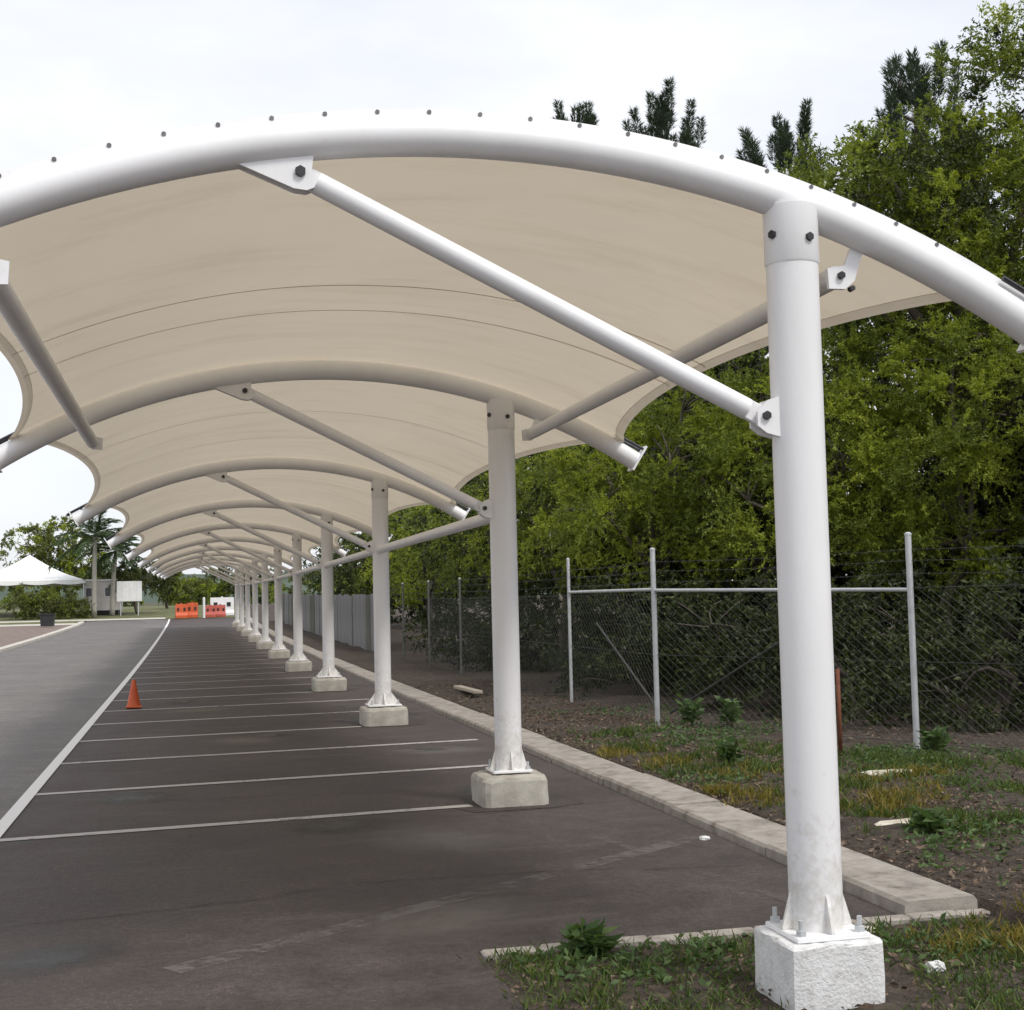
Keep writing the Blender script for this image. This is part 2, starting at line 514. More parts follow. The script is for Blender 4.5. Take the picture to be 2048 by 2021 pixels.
# kerb: concrete lengths, each a piece
kerb = tag(empty('kerb'), kind='structure')
def kerb_piece(x0, x1, y0, y1, z1, seed, name='kerb_stone', along='y'):
    r = random.Random(seed)
    mb = MB()
    c = 0.02
    prof = [(x0, -0.1), (x0 + 0.012, z1 - c), (x0 + 0.03, z1), (x1 - 0.02, z1 + 0.006), (x1, z1 - c), (x1, -0.1)]
    dz = r.uniform(-0.006, 0.006)
    dx = r.uniform(-0.008, 0.008)
    n = len(prof)
    vs = []
    for y in (y0 + 0.008, y1 - 0.008):
        for x, z in prof:
            vs.append((x + dx, y, z + dz + gz(y)))
    fs = [tuple(range(n)), tuple(range(2 * n - 1, n - 1, -1))] + [(i, i + n, (i + 1) % n + n, (i + 1) % n) for i in range(n)]
    mb.add(vs, fs)
    return mb.build(name, 'kerb', kerb)
y = -4.565
k = 0
while y < 84:
    ln = 1.75 if y < 40 else 4.0
    kerb_piece(0.985, 1.405, y, y + ln, 0.07, k)
    y += ln
    k += 1
# flush concrete edging across the front of the bays, and the road's far-side kerb
edge = tag(empty('edging'), kind='structure')
for i in range(10):
    x0 = -1.2 + i * 0.273
    MB().box((x0 + 0.1365, -4.615, -0.034 + 0.003 * (i % 3)), (0.268, 0.09, 0.1), bev=0.008).build('edging_stone', 'kerb', edge)
rk = tag(empty('road_kerb'), kind='structure')
for i in range(30):
    y0 = -20 + i * 3.4
    v = []
    for yy in (y0, y0 + 3.37):
        for x, z in ((-9.2, -0.05), (-9.2, 0.1), (-9.35, 0.12), (-9.5, 0.11), (-9.5, -0.05)):
            v.append((x, yy, z + gz(yy)))
    link('kerb_stone', v, [(0, 1, 2, 3, 4), (9, 8, 7, 6, 5)] + [(j, j + 5, (j + 1) % 5 + 5, (j + 1) % 5) for j in range(5)], 'path', rk)
strip('verge', -40, -9.5, -40, 78, 0.06, 'dirt', kind='structure')
strip('footpath', -40, -9.45, 78, 80.5, 0.075, 'path', kind='structure')
strip('lawn', -120, 1.4, 84, 150, 0.02, 'lawn', kind='structure')
strip('end_path', -40, -4.2, 84, 86, 0.035, 'path', kind='structure')
strip('side_lawn', -120, -9.5, 80.5, 84, 0.05, 'lawn', kind='structure')

# painted lines
def paint_line(name, p0, p1, w, mat, parent, z=0.005):
    p0, p1 = Vector(p0), Vector(p1)
    d = (p1 - p0)
    L_ = d.length
    d.normalize()
    s = Vector((-d.y, d.x)) * w / 2
    n = max(1, int(L_ / 0.35))
    v, f = [], []
    for i in range(n + 1):
        q = p0 + d * L_ * i / n
        j = rng.uniform(0.95, 1.05)
        for sg in (-1, 1):
            a = q + s * sg * j
            v.append((a.x, a.y, z + gz(a.y)))
    for i in range(n):
        f.append((2 * i, 2 * i + 1, 2 * i + 3, 2 * i + 2))
    return link(name, v, f, mat, parent)
sk = -0.097
for i in range(0, 30):
    y0 = -0.045 + 2.45 * i
    xe = 0.55 if (i % 3) else -0.33
    if i == 2: xe = 0.75
    paint_line('bay_line', (xe, y0 - xe * sk), (XL + 0.05, y0 - (XL + 0.05) * sk), 0.13, 'bay_paint', park)
v, f = [], []
ys = sorted({-40.0, 84.0} | {b for b in BR if -40 < b < 84})
for y in ys:
    for x in (XL - 0.055, XL + 0.055):
        v.append((x, y, 0.009 + gz(y)))
f = [(2 * i, 2 * i + 1, 2 * i + 3, 2 * i + 2) for i in range(len(ys) - 1)]
link('edge_line', v, f, 'lane_paint', road)
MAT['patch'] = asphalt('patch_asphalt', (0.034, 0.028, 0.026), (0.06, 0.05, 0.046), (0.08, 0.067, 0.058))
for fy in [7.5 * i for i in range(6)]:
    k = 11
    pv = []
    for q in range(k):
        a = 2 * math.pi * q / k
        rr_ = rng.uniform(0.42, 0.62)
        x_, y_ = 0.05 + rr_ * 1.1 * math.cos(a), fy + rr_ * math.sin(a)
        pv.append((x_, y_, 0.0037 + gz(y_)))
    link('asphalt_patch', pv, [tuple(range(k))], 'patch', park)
paint_line('worn_line', (-2.6, -4.45), (0.85, -2.05), 0.15, 'worn_paint', park)
paint_line('worn_line', (-3.6, -1.72), (-1.1, -1.35), 0.12, 'faint_paint', park)
paint_line('worn_line', (0.1, -1.3), (0.62, -4.2), 0.07, 'faint_paint', park, 0.009)

def stain_mat(name, col, amax):
    m, N, L, b = nodes_of(name)
    t = N.new('ShaderNodeTexCoord')
    gr = N.new('ShaderNodeTexGradient')
    gr.gradient_type = 'SPHERICAL'
    L.new(t.outputs['Object'], gr.inputs['Vector'])
    nn = noise(N, L, 3.0, 7, 0.75)
    mu = N.new('ShaderNodeMath')
    mu.operation = 'MULTIPLY'
    L.new(gr.outputs['Fac'], mu.inputs[0])
    L.new(nn.outputs['Fac'], mu.inputs[1])
    f = ramp(N, L, mu.outputs['Value'], [(0.10, (0, 0, 0)), (0.42, (amax, amax, amax))])
    b.inputs['Base Color'].default_value = (*col, 1)
    b.inputs['Roughness'].default_value = 0.45
    L.new(f.outputs['Color'], b.inputs['Alpha'])
    return m
MAT['oil'] = stain_mat('oil_stain', (0.012, 0.011, 0.010), 0.75)
MAT['dust'] = stain_mat('dust_stain', (0.17, 0.145, 0.125), 0.5)
sr = random.Random(3)
for k in range(26):
    sy = -3.6 + (k // 2) * 2.45 + sr.uniform(-0.5, 0.5)
    sx = sr.uniform(-3.2, 0.5)
    rx, ry = sr.uniform(0.18, 0.6), sr.uniform(0.25, 0.9)
    if k % 3 == 0: rx, ry = rx * 1.8, ry * 1.3
    dv = [(math.cos(2 * math.pi * q / 20), math.sin(2 * math.pi * q / 20), 0) for q in range(20)]
    st_ = link('surface_stain', dv, [tuple(range(20))], 'dust' if k % 3 == 0 else 'oil', park)
    st_.location = (sx, sy, gz(sy) + 0.0032 + 0.00003 * k)
    st_.scale = (rx, ry, 1)
    st_.rotation_euler = (0, 0, sr.uniform(0, 3))
MAT['crack'] = simple('crack_dark', [(0.3, (0.012, 0.01, 0.009)), (0.7, (0.03, 0.026, 0.024))], 30, 0.95)  # dark colour of the crack lines
for (ax, ay, bx, by) in ((-3.6, -3.3, -1.7, -2.7), (-1.7, -2.7, 0.9, -3.05), (-2.9, 1.2, -0.6, 0.9), (-0.9, -0.6, 0.95, -0.35), (-3.3, 4.4, -1.2, 4.9)):
    cv, cf = [], []
    n_ = 34
    w_ = 0.0
    for q in range(n_ + 1):
        t = q / n_
        w_ += sr.uniform(-0.028, 0.028)
        hw = 0.0045 * (0.35 + sr.random()) * math.sin(math.pi * t) ** 0.4 if 0 < q < n_ else 0.0008
        X_, Y_ = ax + (bx - ax) * t, ay + (by - ay) * t + w_
        cv += [(X_, Y_ - hw, 0.0062), (X_, Y_ + hw, 0.0062)]
    cf = [(2 * q, 2 * q + 1, 2 * q + 3, 2 * q + 2) for q in range(n_)]
    link('crack', cv, cf, 'crack', park)

# ------------------------------------------------------------------ carport
XC, ZC, RA = -1.396, -1.266, 4.78
RP = 0.078
TH = R(32.2)
Y1 = -5.657
FRAMES = [Y1] + [7.5 * i for i in range(10)]
carport = tag(empty('carport'), 'white steel carport with beige arched fabric canopy over the parking bays', 'carport')

def arc_pt(th, r=RA):
    return (XC + r * math.sin(th), ZC + r * math.cos(th))

def hex_bolt(mb, c, axis, rad, length, n=6):
    a = Vector(axis).normalized()
    c = Vector(c)
    mb.tube([c, c + a * length], rad, n)

# -- column (built at the origin of its frame; shared mesh data)
def make_column(pw):
    mb = MB()
    mb.tube([(0, 0, 0.27), (0, 0, 3.285)], 0.11, 36)
    col = mb.build('column', 'white_column', carport, smooth='auto')
    bp = MB().box((0, 0, 0.262), (pw, pw, 0.022), bev=0.004).build('base_plate', 'white', col)
    for k in range(4):
        a = k * math.pi / 2 + math.pi / 4 * 0
        c, s = math.cos(a), math.sin(a)
        gm = MB()
        poly = [(0.105, 0.274), (pw * 0.48, 0.274), (pw * 0.48, 0.285), (0.113, 0.42), (0.105, 0.42)]
        vs = []
        for w in (-0.007, 0.007):
            for u, z in poly:
                vs.append((u * c - w * s, u * s + w * c, z))
        n = len(poly)
        gm.add(vs, [tuple(range(n)), tuple(range(2 * n - 1, n - 1, -1))] + [(i, i + n, (i + 1) % n + n, (i + 1) % n) for i in range(n)])
        gm.build('gusset', 'white_column', col)
    for sx in (-1, 1):
        for sy in (-1, 1):
            am = MB()
            am.tube([(sx * pw * 0.4, sy * pw * 0.4, 0.272), (sx * pw * 0.4, sy * pw * 0.4, 0.295)], 0.022, 6)
            am.tube([(sx * pw * 0.4, sy * pw * 0.4, 0.293), (sx * pw * 0.4, sy * pw * 0.4, 0.335)], 0.011, 8)
            am.build('anchor_bolt', 'galv', col)
    # head plates, one each side of the arch saddle, with two bolts
    hp = MB()
    hp.tube([(0, 0, 3.035), (0, 0, 3.045), (0, 0, 3.285)], [0.111, 0.1155, 0.1155], 36)
    hp.build('head_sleeve', 'white', col, smooth='auto')
    for sx in (-1, 1):
        bm = MB()
        a_ = R(-115 + sx * 40)
        hex_bolt(bm, (math.cos(a_) * 0.113, math.sin(a_) * 0.113, 3.145 - sx * 0.01), (math.cos(a_), math.sin(a_), 0), 0.019, 0.014)
        bm.build('head_bolt', 'dark_bolt', col)
    lug = MB()
    lug.prism([(-0.10, 2.30), (-0.10, 2.47), (-0.15, 2.455), (-0.20, 2.405), (-0.20, 2.345), (-0.16, 2.315)], 'y', -0.046, -0.030)
    lug.prism([(-0.10, 2.30), (-0.10, 2.47), (-0.15, 2.455), (-0.20, 2.405), (-0.20, 2.345), (-0.16, 2.315)], 'y', 0.030, 0.046)
    lug.build('strut_lug', 'white', col)
    pm = MB()
    hex_bolt(pm, (-0.162, -0.045, 2.388), (0, -1, 0), 0.019, 0.016)
    pm.build('pin_bolt', 'dark_bolt', col)
    return col

def footing(col, kind, seed):
    g = np.random.default_rng(200 + seed)
    if kind == 'near':
        w, z0, z1, m_, bev = 0.41, -0.15, 0.25, 'white_concrete', 0.014  # whitened for the glare on its front and for splashed paint
    else:
        w, z0, z1, m_, bev = (0.52 if seed == 1 else 0.60) + g.uniform(-0.02, 0.02), -0.09, 0.24, 'concrete', 0.042
    n = 9                                   # points per side
    ring = []
    for k in range(4):
        for q in range(n):
            t = -1 + 2 * q / n
            p = [(t, -1), (1, t), (-t, 1), (-1, -t)][k]
            ring.append(p)
    rows = [(z0, 1.0), (z0 + (z1 - z0) * 0.35, 1.0), (z0 + (z1 - z0) * 0.62, 1.0), (z1 - bev, 1.0), (z1 - bev * 0.3, 1 - bev * 0.6 / w), (z1, 1 - bev * 2.2 / w)]
    vs, fs = [], []
    for ri, (z, k) in enumerate(rows):
        for (a, b2) in ring:
            c = 1.0
            if abs(a) > 0.85 and abs(b2) > 0.85: c = (0.955 if kind == 'near' else 0.92) - (0.03 * g.random() if ri >= 3 else 0)
            jx = g.normal() * 0.0022
            chip = -0.012 * (g.random() < 0.12) if ri in (3, 4) else 0
            vs.append((a * w / 2 * k * c + jx, b2 * w / 2 * k * c + g.normal() * 0.0022, z + chip + (0.002 * g.normal() if ri else 0)))
    m4 = 4 * n
    for r_ in range(len(rows) - 1):
        for q in range(m4):
            fs.append((r_ * m4 + q, r_ * m4 + (q + 1) % m4, (r_ + 1) * m4 + (q + 1) % m4, (r_ + 1) * m4 + q))
    e = (len(rows) - 1) * m4
    vs.append((0, 0, z1))
    for q in range(m4):
        fs.append((e + q, e + (q + 1) % m4, len(vs) - 1))
    return link('footing', vs, fs, m_, col)

def dup_tree(o, parent, yy, zz):
    c = o.copy()
    COL.objects.link(c)
    c.parent = parent
    c.location = (0, yy, zz)
    for ch in o.children:
        d = ch.copy()
        COL.objects.link(d)
        d.parent = c
    return c

# -- arch
def make_arch():
    mb = MB()
    n = 72
    pts = []
    for i in range(n + 1):
        x, z = arc_pt(-TH + 2 * TH * i / n)
        pts.append((x, 0, z))
    mb.tube(pts, RP, 28, ref=(0, 1, 0))
    arch = mb.build('arch', 'white', carport, smooth='auto')
    for sg in (-1, 1):
        x, z = arc_pt(sg * TH)
        t = Vector((math.cos(sg * TH) * sg, 0, -math.sin(sg * TH) * sg))
        nrm = Vector((math.sin(sg * TH), 0, math.cos(sg * TH)))
        c = Vector((x, 0, z)) + t * 0.009
        em = MB()
        m3 = Matrix((t, Vector((0, 1, 0)), nrm)).transposed()
        em.box(c + nrm * 0.028, (0.016, 0.15, 0.235), m3)
        em.build('end_plate', 'white', arch)
        tm = MB()
        p = c + nrm * 0.115
        q = Vector((x, 0, z)) - t * 0.27 + nrm * 0.095
        for sy in (-1, 1):
            tm.tube([p + Vector((0, sy * 0.045, 0)), q + Vector((0, sy * 0.05, 0))], 0.013, 8)
        tm.tube([p + t * 0.05 + Vector((0, 0.045, 0)), p - t * 0.02 + Vector((0, 0.045, 0))], 0.02, 6)
        tm.build('tensioner', 'dark_bolt', arch)
    # bracket plate for the diagonal strut
    bm = MB()
    a0 = math.asin((-2.33 - XC) / RA)
    a1 = math.asin((-2.03 - XC) / RA)
    am = (a0 + a1) / 2
    P0 = arc_pt(a0, RA - RP + 0.012); P1 = arc_pt(am, RA - RP + 0.012); P2 = arc_pt(a1, RA - RP + 0.012)
    poly = [P0, P1, P2, (-2.03, 3.345), (-1.995, 3.285), (-2.05, 3.262), (-2.10, 3.268)]
    for sy in (-1, 1):
        bm.prism(poly, 'y', sy * 0.020, sy * 0.034)
    bm.build('strut_bracket', 'white', arch)
    bb = MB()
    hex_bolt(bb, (-2.075, -0.033, 3.335), (0, -1, 0), 0.022, 0.016)
    bb.build('pin_bolt', 'dark_bolt', arch)
    return arch

def make_strut():
    mb = MB()
    a, b2 = Vector((-2.075, 0, 3.335)), Vector((-0.162, 0, 2.388))
    d = (b2 - a).normalized()
    mb.tube([a + d * 0.075, b2 - d * 0.075], 0.045, 20)
    s = mb.build('strut', 'white', carport, smooth='auto')
    nrm = Vector((-d.z, 0, d.x))
    m3 = Matrix((d, Vector((0, 1, 0)), nrm)).transposed()
    for c in (a + d * 0.045, b2 - d * 0.045):
        MB().box(c, (0.15, 0.028, 0.085), m3, bev=0.005).build('end_tongue', 'white', s)
    return s

col0 = make_column(0.32)
col2 = make_column(0.44)
arch0 = make_arch()
strut0 = make_strut()
for i, yy in enumerate(FRAMES):
    zz = gz(yy)
    if i == 0:
        col0.location = (0, yy, zz); arch0.location = (0, yy, zz); strut0.location = (0, yy, zz)
        c, a, s = col0, arch0, strut0
    else:
        if i == 2:
            c = col2
            c.location = (0, yy, zz)
        else:
            c = dup_tree(col0 if i == 1 else col2, carport, yy, zz)
        a = dup_tree(arch0, carport, yy, zz)
        s = dup_tree(strut0, carport, yy, zz)
    c['_i'] = i
cols = [o for o in carport.children if o.name.split('.')[0] == 'column']
for o in cols:
    i = o['_i']
    del o['_i']
    footing(o, 'near' if i == 0 else 'std', i)

# clamp strips along the two end arches, bolted
def clamp(yy, sgn, yoff):
    arch = [o for o in carport.children if o.name.split('.')[0] == 'arch' and abs(o.location.y - yy) < 0.01][0]
    mb = MB()
    n = 90
    th = R(31.2)
    prof = [(0.066, -0.030), (0.107, -0.022), (0.107, -0.004), (0.066, -0.002)]
    vs, fs = [], []
    for i in range(n + 1):
        a = -th + 2 * th * i / n
        for rr_, y in prof:
            x, z = arc_pt(a, RA + rr_)
            vs.append((x, y * sgn, z))
    for i in range(n):
        for j in range(4):
            fs.append((i * 4 + j, i * 4 + (j + 1) % 4, (i + 1) * 4 + (j + 1) % 4, (i + 1) * 4 + j))
    fs += [(0, 1, 2, 3), (4 * n + 3, 4 * n + 2, 4 * n + 1, 4 * n)]
    mb.add(vs, fs)
    mb.build('clamp_strip', 'white', arch)
    step = 0.205 / RA
    m = int(th / step)
    x0 = (-1.76 - XC) / RA
    for q in range(-m, m + 1):
        a = x0 + q * step
        if abs(a) > th - 0.01: continue
        x, z = arc_pt(a, RA + 0.0945)
        bm = MB()
        hex_bolt(bm, (x, -0.022 * sgn, z), (0, -sgn, 0), 0.0095, 0.008)
        bm.build('clamp_bolt', 'clamp_bolt', arch)
clamp(Y1, 1, 0)
clamp(FRAMES[-1], -1, 0)

# membrane: one cloth panel per bay, scalloped along both edges
def fab_pt(u, s, ya, yb, off=0.0):
    y = ya + (yb - ya) * u
    w = 4 * u * (1 - u)
    te = R(30.3) - R(4.3) * (w ** 0.8)
    a = te * s
    r = RA + RP + 0.012 + off - 0.05 * w * (1 - 0.3 * abs(s))
    x, z = arc_pt(a, r)
    return (x, y, z + gz(ya) * (1 - u) + gz(yb) * u)
def membrane(ya, yb, i):
    nu, nv = 26, 56
    vs = [fab_pt(u / nu, (-1 + 2 * v / nv) * 0.97, ya, yb) for u in range(nu + 1) for v in range(nv + 1)]
    fs = [(a, a + 1, a + nv + 2, a + nv + 1) for u in range(nu) for v in range(nv) for a in [u * (nv + 1) + v]]
    o = link('canopy_panel', vs, fs, 'fabric', carport, smooth=True)
    for sg in (-1, 1):                   # cable pocket
        hv, hf = [], []
        for u in range(nu + 1):
            for s, off in ((0.968, 0.002), (0.985, -0.010), (1.0, 0.0), (0.985, 0.010), (0.968, 0.004)):
                hv.append(fab_pt(u / nu, sg * s, ya, yb, off))
        for u in range(nu):
            for j in range(2):
                hf.append((u * 5 + j, u * 5 + j + 1, u * 5 + 6 + j, u * 5 + 5 + j))
        link('hem', hv, hf, 'hem', o, smooth=False)
    for fu in ((0.495, 0.625) if i == 0 else (0.36, 0.66)):      # welded lap seams
        sv, sf = [], []
        du = 0.009 / (yb - ya)
        for v in range(nv + 1):
            for d in (-du, du):
                sv.append(fab_pt(fu + d, (-1 + 2 * v / nv) * 0.985, ya, yb, -0.004))
        for v in range(nv):
            sf.append((2 * v, 2 * v + 1, 2 * v + 3, 2 * v + 2))
        link('seam', sv, sf, 'hem', o, smooth=True)
for i in range(len(FRAMES) - 1):
    membrane(FRAMES[i], FRAMES[i + 1], i)

# purlins of the end bay with hanging brackets, tie beams between the other columns
for px, pz, pr in ((0.25, 3.005, 0.048), (-3.235, 2.925, 0.048)):
    mb = MB()
    mb.tube([(px - (0.03 if px > 0 else 0), Y1 + 0.034, pz), (px, -0.034, pz)], pr, 18)
    pu = mb.build('purlin', 'white', carport, smooth='auto')
    for yy in (Y1, 0.0):
        z1 = math.sqrt(RA ** 2 - (px - XC) ** 2) + ZC - RP + 0.02
        bm = MB()
        e = -1 if yy == Y1 else 1
        m_ = 1 if px > 0 else -1
        poly = [(0.05, z1), (0.10, z1 - 0.02 * m_), (0.045, pz - 0.02), (0.0, pz - 0.058), (-0.075, pz - 0.058), (-0.08, pz + 0.03), (0.0, pz + 0.045)]
        bm.prism([(px + m_ * a, b2) for a, b2 in poly], 'y', yy - e * 0.012, yy - e * 0.032)
        bm.build('hanger_plate', 'white', pu)
        if yy == Y1:
            b3 = MB()
            hex_bolt(b3, (px - 0.02 * m_, yy + 0.012, pz + 0.0), (0, -1, 0), 0.017, 0.016)
            b3.build('hanger_bolt', 'dark_bolt', pu)
            b4 = MB()
            hex_bolt(b4, (px + 0.03 * m_, yy + 0.03, pz - 0.055), (0, -1, 0), 0.013, 0.03)
            b4.build('hanger_bolt', 'dark_bolt', pu)
tie_mesh = None
for i in range(1, len(FRAMES) - 1):
    ya, yb = FRAMES[i], FRAMES[i + 1]
    mb = MB()
    mb.tube([(-0.03, ya + 0.10, 2.335 + gz(ya)), (-0.03, yb - 0.10, 2.335 + gz(yb))], 0.052, 16)
    t = mb.build('tie_beam', 'white', carport, smooth='auto')

# ------------------------------------------------------------------ chain-link fence
fence = tag(empty('chain_link_fence', (2.9, 4.7, 0.1)), 'galvanised chain-link fence with tall posts behind the planting strip', 'fence')
def F(p): return Vector(p) - Vector((2.9, 4.7, 0.1))
line = [(2.87, 28.4), (2.87, 24.6), (2.87, 20.6), (2.87, 16.77), (2.87, 12.6), (2.87, 8.4), (2.9, 4.7), (4.44, 1.4), (5.85, -1.6), (7.3, -4.6)]
GZ = 0.09
for i, (x, y) in enumerate(line):
    z = gz(y)
    top = 2.18 if i in (5, 6, 7) else 2.05
    rad = 0.031 if i in (6, 7) else 0.024
    mb = MB()
    mb.tube([F((x, y, GZ - 0.1 + z)), F((x, y, top + z))], rad, 14)
    po = mb.build('post', 'galv' if i >= 5 else 'wire', fence, smooth='auto')
    cp = MB()
    cp.tube([F((x, y, top + z)), F((x, y, top + 0.02 + z)), F((x, y, top + 0.032 + z))], [rad * 1.12, rad * 1.1, rad * 0.5], 12)
    cp.build('cap', 'galv', po)
for (a, b2, rz) in ((5, 6, 1.71), (6, 7, 1.70)):
    p, q = line[a], line[b2]
    MB().tube([F((*p, rz)), F((*q, rz - (0.06 if a == 6 else 0)))], 0.021, 12).build('top_rail', 'galv', fence, smooth='auto')
# braces behind the corner panel
MB().tube([F((2.96, 4.78, 0.25)), F((2.89, 7.1, 1.28))], 0.014, 8).build('brace', 'dark_wire', fence)
MB().tube([F((3.0, 4.52, 0.25)), F((3.85, 2.7, 1.25))], 0.014, 8).build('brace', 'dark_wire', fence)
# strained line wires and barbed strands
for i in range(len(line) - 1):
    p, q = line[i], line[i + 1]
    mb = MB()
    for zz in (0.14, 0.93, 1.66):
        mb.tube([F((*p, zz + gz(p[1]))), F((*q, zz + gz(q[1])))], 0.0032, 4, cap=False)
    mb.build('line_wire', 'dark_wire', fence)
    bw = MB()
    for zz in (1.80, 1.93, 2.04):
        P_, Q_ = F((*p, zz + gz(p[1]))), F((*q, zz + gz(q[1])))
        pts = [P_.lerp(Q_, t / 8) - Vector((0, 0, 0.02 * math.sin(math.pi * t / 8))) for t in range(9)]
        bw.tube(pts, 0.0022, 4, cap=False)
        nb = int((Q_ - P_).length / 0.14)
        for t in range(nb):
            c = P_.lerp(Q_, (t + 0.5) / nb) - Vector((0, 0, 0.02 * math.sin(math.pi * (t + 0.5) / nb)))
            bw.tube([c + Vector((0.012, 0.01, 0.018)), c - Vector((0.012, 0.01, 0.018))], 0.0016, 3, cap=False)
    bw.build('barbed_wire', 'dark_wire', fence)
# woven mesh
def mesh_panel(p, q, mat, pitch=0.064, rad=0.0011):
    p3, q3 = Vector((p[0], p[1], 0)), Vector((q[0], q[1], 0))
    d = (q3 - p3)
    Ln = d.length
    d.normalize()
    nrm = Vector((-d.y, d.x, 0))
    n = int(Ln / pitch)
    z0, z1 = GZ + 0.03, 1.67
    m = int((z1 - z0) / (pitch * 0.72))
    allv, allf = [], []
    offs = [np.array((math.cos(a), math.sin(a))) * rad for a in (0.3, 2.4, 4.5)]
    for i in range(n):
        s0 = (i + 0.5) * pitch
        base = len(allv)
        for k2 in range(m + 1):
            s = s0 + (pitch * 0.5 if (k2 + i) % 2 else -pitch * 0.5) * 1.03
            c = p3 + d * s + nrm * (0.003 if k2 % 2 else -0.003)
            yy = c.y
            c = Vector((c.x, c.y, z0 + (z1 - z0) * k2 / m + gz(yy)))
            for (a, b2) in offs:
                allv.append(tuple(F(c + d * a + nrm * b2)))
        for k2 in range(m):
            for j in range(3):
                a, b2 = base + k2 * 3 + j, base + k2 * 3 + (j + 1) % 3
                allf.append((a, b2, b2 + 3, a + 3))
    o = link('mesh_panel', allv, allf, mat, fence)
for i in range(2, len(line) - 1):
    mesh_panel(line[i], line[i + 1], 'wire')

# grey sheet fence further along
hoard = tag(empty('sheet_fence', (2.75, 29, 0)), 'grey corrugated sheet fence further along the planting strip', 'fence')
def sheet_mesh():
    mb = MB()
    n = 24
    w = 1.18
    v, f = [], []
    for i in range(n + 1):
        yy = w * i / n
        xo = 0.018 * (1 if (i // 2) % 2 else -1)
        for x, z in ((xo, 0), (xo, 1.72), (xo + 0.006, 1.72), (xo + 0.006, 0)):
            v.append((x, yy, z))
    for i in range(n):
        for j in range(4):
            f.append((i * 4 + j, i * 4 + (j + 1) % 4, i * 4 + 4 + (j + 1) % 4, i * 4 + 4 + j))
    return v, f
sv, sf = sheet_mesh()
s0 = link('sheet', sv, sf, 'sheet', hoard)
s1 = link('sheet', sv, sf, 'sheet_dark', hoard)
hs = [s0, s1]
for i in range(38):
    yy = i * 1.2
    if i < 2:
        o = hs[i]
    else:
        o = hs[1 if rng.random() < 0.35 else 0].copy()
        COL.objects.link(o)
        o.parent = hoard
    o.location = (rng.uniform(-0.02, 0.02), yy, gz(29 + yy) + 0.08 + rng.uniform(-0.03, 0.03))

# ------------------------------------------------------------------ foliage tools
def quads_mesh(name, V, mat, parent=None, mats=None, midx=None):
    """V: (N,4,3) quads"""
    n = len(V)
    me = bpy.data.meshes.new(name)
    me.vertices.add(n * 4)
    me.vertices.foreach_set('co', V.reshape(-1).astype(np.float32))
    me.loops.add(n * 4)
    me.loops.foreach_set('vertex_index', np.arange(n * 4, dtype=np.int32))
    me.polygons.add(n)
    me.polygons.foreach_set('loop_start', np.arange(0, n * 4, 4, dtype=np.int32))
    me.polygons.foreach_set('loop_total', np.full(n, 4, dtype=np.int32))
    for mm in (mats or [mat]):
        me.materials.append(MAT[mm])
    if midx is not None:
        me.polygons.foreach_set('material_index', midx.astype(np.int32))
    me.update(calc_edges=True)
    o = bpy.data.objects.new(name, me)
    COL.objects.link(o)
    if parent: o.parent = parent
    return o

def unit(a):
    return a / (np.linalg.norm(a, axis=-1, keepdims=True) + 1e-9)

def leaves(pos, direc, ln, wd, g):
    n = len(pos)
    d = unit(direc)
    side = unit(np.cross(d, g.normal(size=(n, 3))))
    ln = ln * g.uniform(0.6, 1.25, (n, 1))
    wd = wd * g.uniform(0.7, 1.2, (n, 1))
    nrm = np.cross(d, side)
    bend = nrm * ln * g.uniform(-0.12, 0.12, (n, 1))
    a = pos
    b2 = pos + d * ln * 0.45 + side * wd * 0.5 + bend
    c = pos + d * ln
    e = pos + d * ln * 0.45 - side * wd * 0.5 + bend
    return np.stack([a, b2, c, e], 1)

def crown_quads(blobs, clumps, twigs, per, ln, wd, g, csize=0.42, droop=0.25, inner=0.35, dome=0.25):
    out, mi = [], []
    vols = np.array([b[3] * b[4] + b[4] * b[5] + b[3] * b[5] for b in blobs])
    cnt = np.maximum(3, (clumps * vols / vols.sum())).astype(int)
    for b, n in zip(blobs, cnt):
        u = unit(g.normal(size=(n, 3)))
        rad = g.uniform(inner, 1.0, (n, 1)) ** 0.5 * g.uniform(0.78, 1.2, (n, 1))
        c = np.array(b[:3]) + u * rad * np.array(b[3:6])
        tint = g.choice(3, n, p=[0.42, 0.38, 0.20])
        size = csize * g.uniform(0.6, 1.35, n)
        # twigs of every clump
        T = n * twigs
        ci = np.repeat(np.arange(n), twigs)
        td = unit(u[ci] * 0.5 + g.normal(size=(T, 3)) * 0.75 + np.array([0, 0, dome]))
        tl = size[ci][:, None] * g.uniform(0.6, 1.3, (T, 1))
        st = c[ci] + g.normal(size=(T, 3)) * size[ci][:, None] * 0.12
        # leaves on the twigs
        K = T * per
        ti = np.repeat(np.arange(T), per)
        s = g.uniform(0.25, 1, (K, 1))
        p = st[ti] + td[ti] * tl[ti] * s
        p[:, 2:] -= droop * tl[ti] * s ** 2
        ld = unit(td[ti] * 0.7 + g.normal(size=(K, 3)) * 0.6 + np.array([0, 0, -droop]))
        out.append(leaves(p, ld, ln, wd, g))
        mi.append(tint[ci][ti])
    return np.concatenate(out), np.concatenate(mi)

def limb(mb, a, b2, ra, rb, g, sag=0.15, n=5, sides=7):
    a, b2 = np.array(a, float), np.array(b2, float)
    pts, rads = [], []
    j = g.normal(size=3) * np.linalg.norm(b2 - a) * 0.07
    for i in range(n + 1):
        t = i / n
        p = a + (b2 - a) * t + j * math.sin(math.pi * t) + np.array([0, 0, sag * math.sin(math.pi * t)])
        pts.append(tuple(p))
        rads.append(ra + (rb - ra) * t)
    mb.tube(pts, rads, sides)

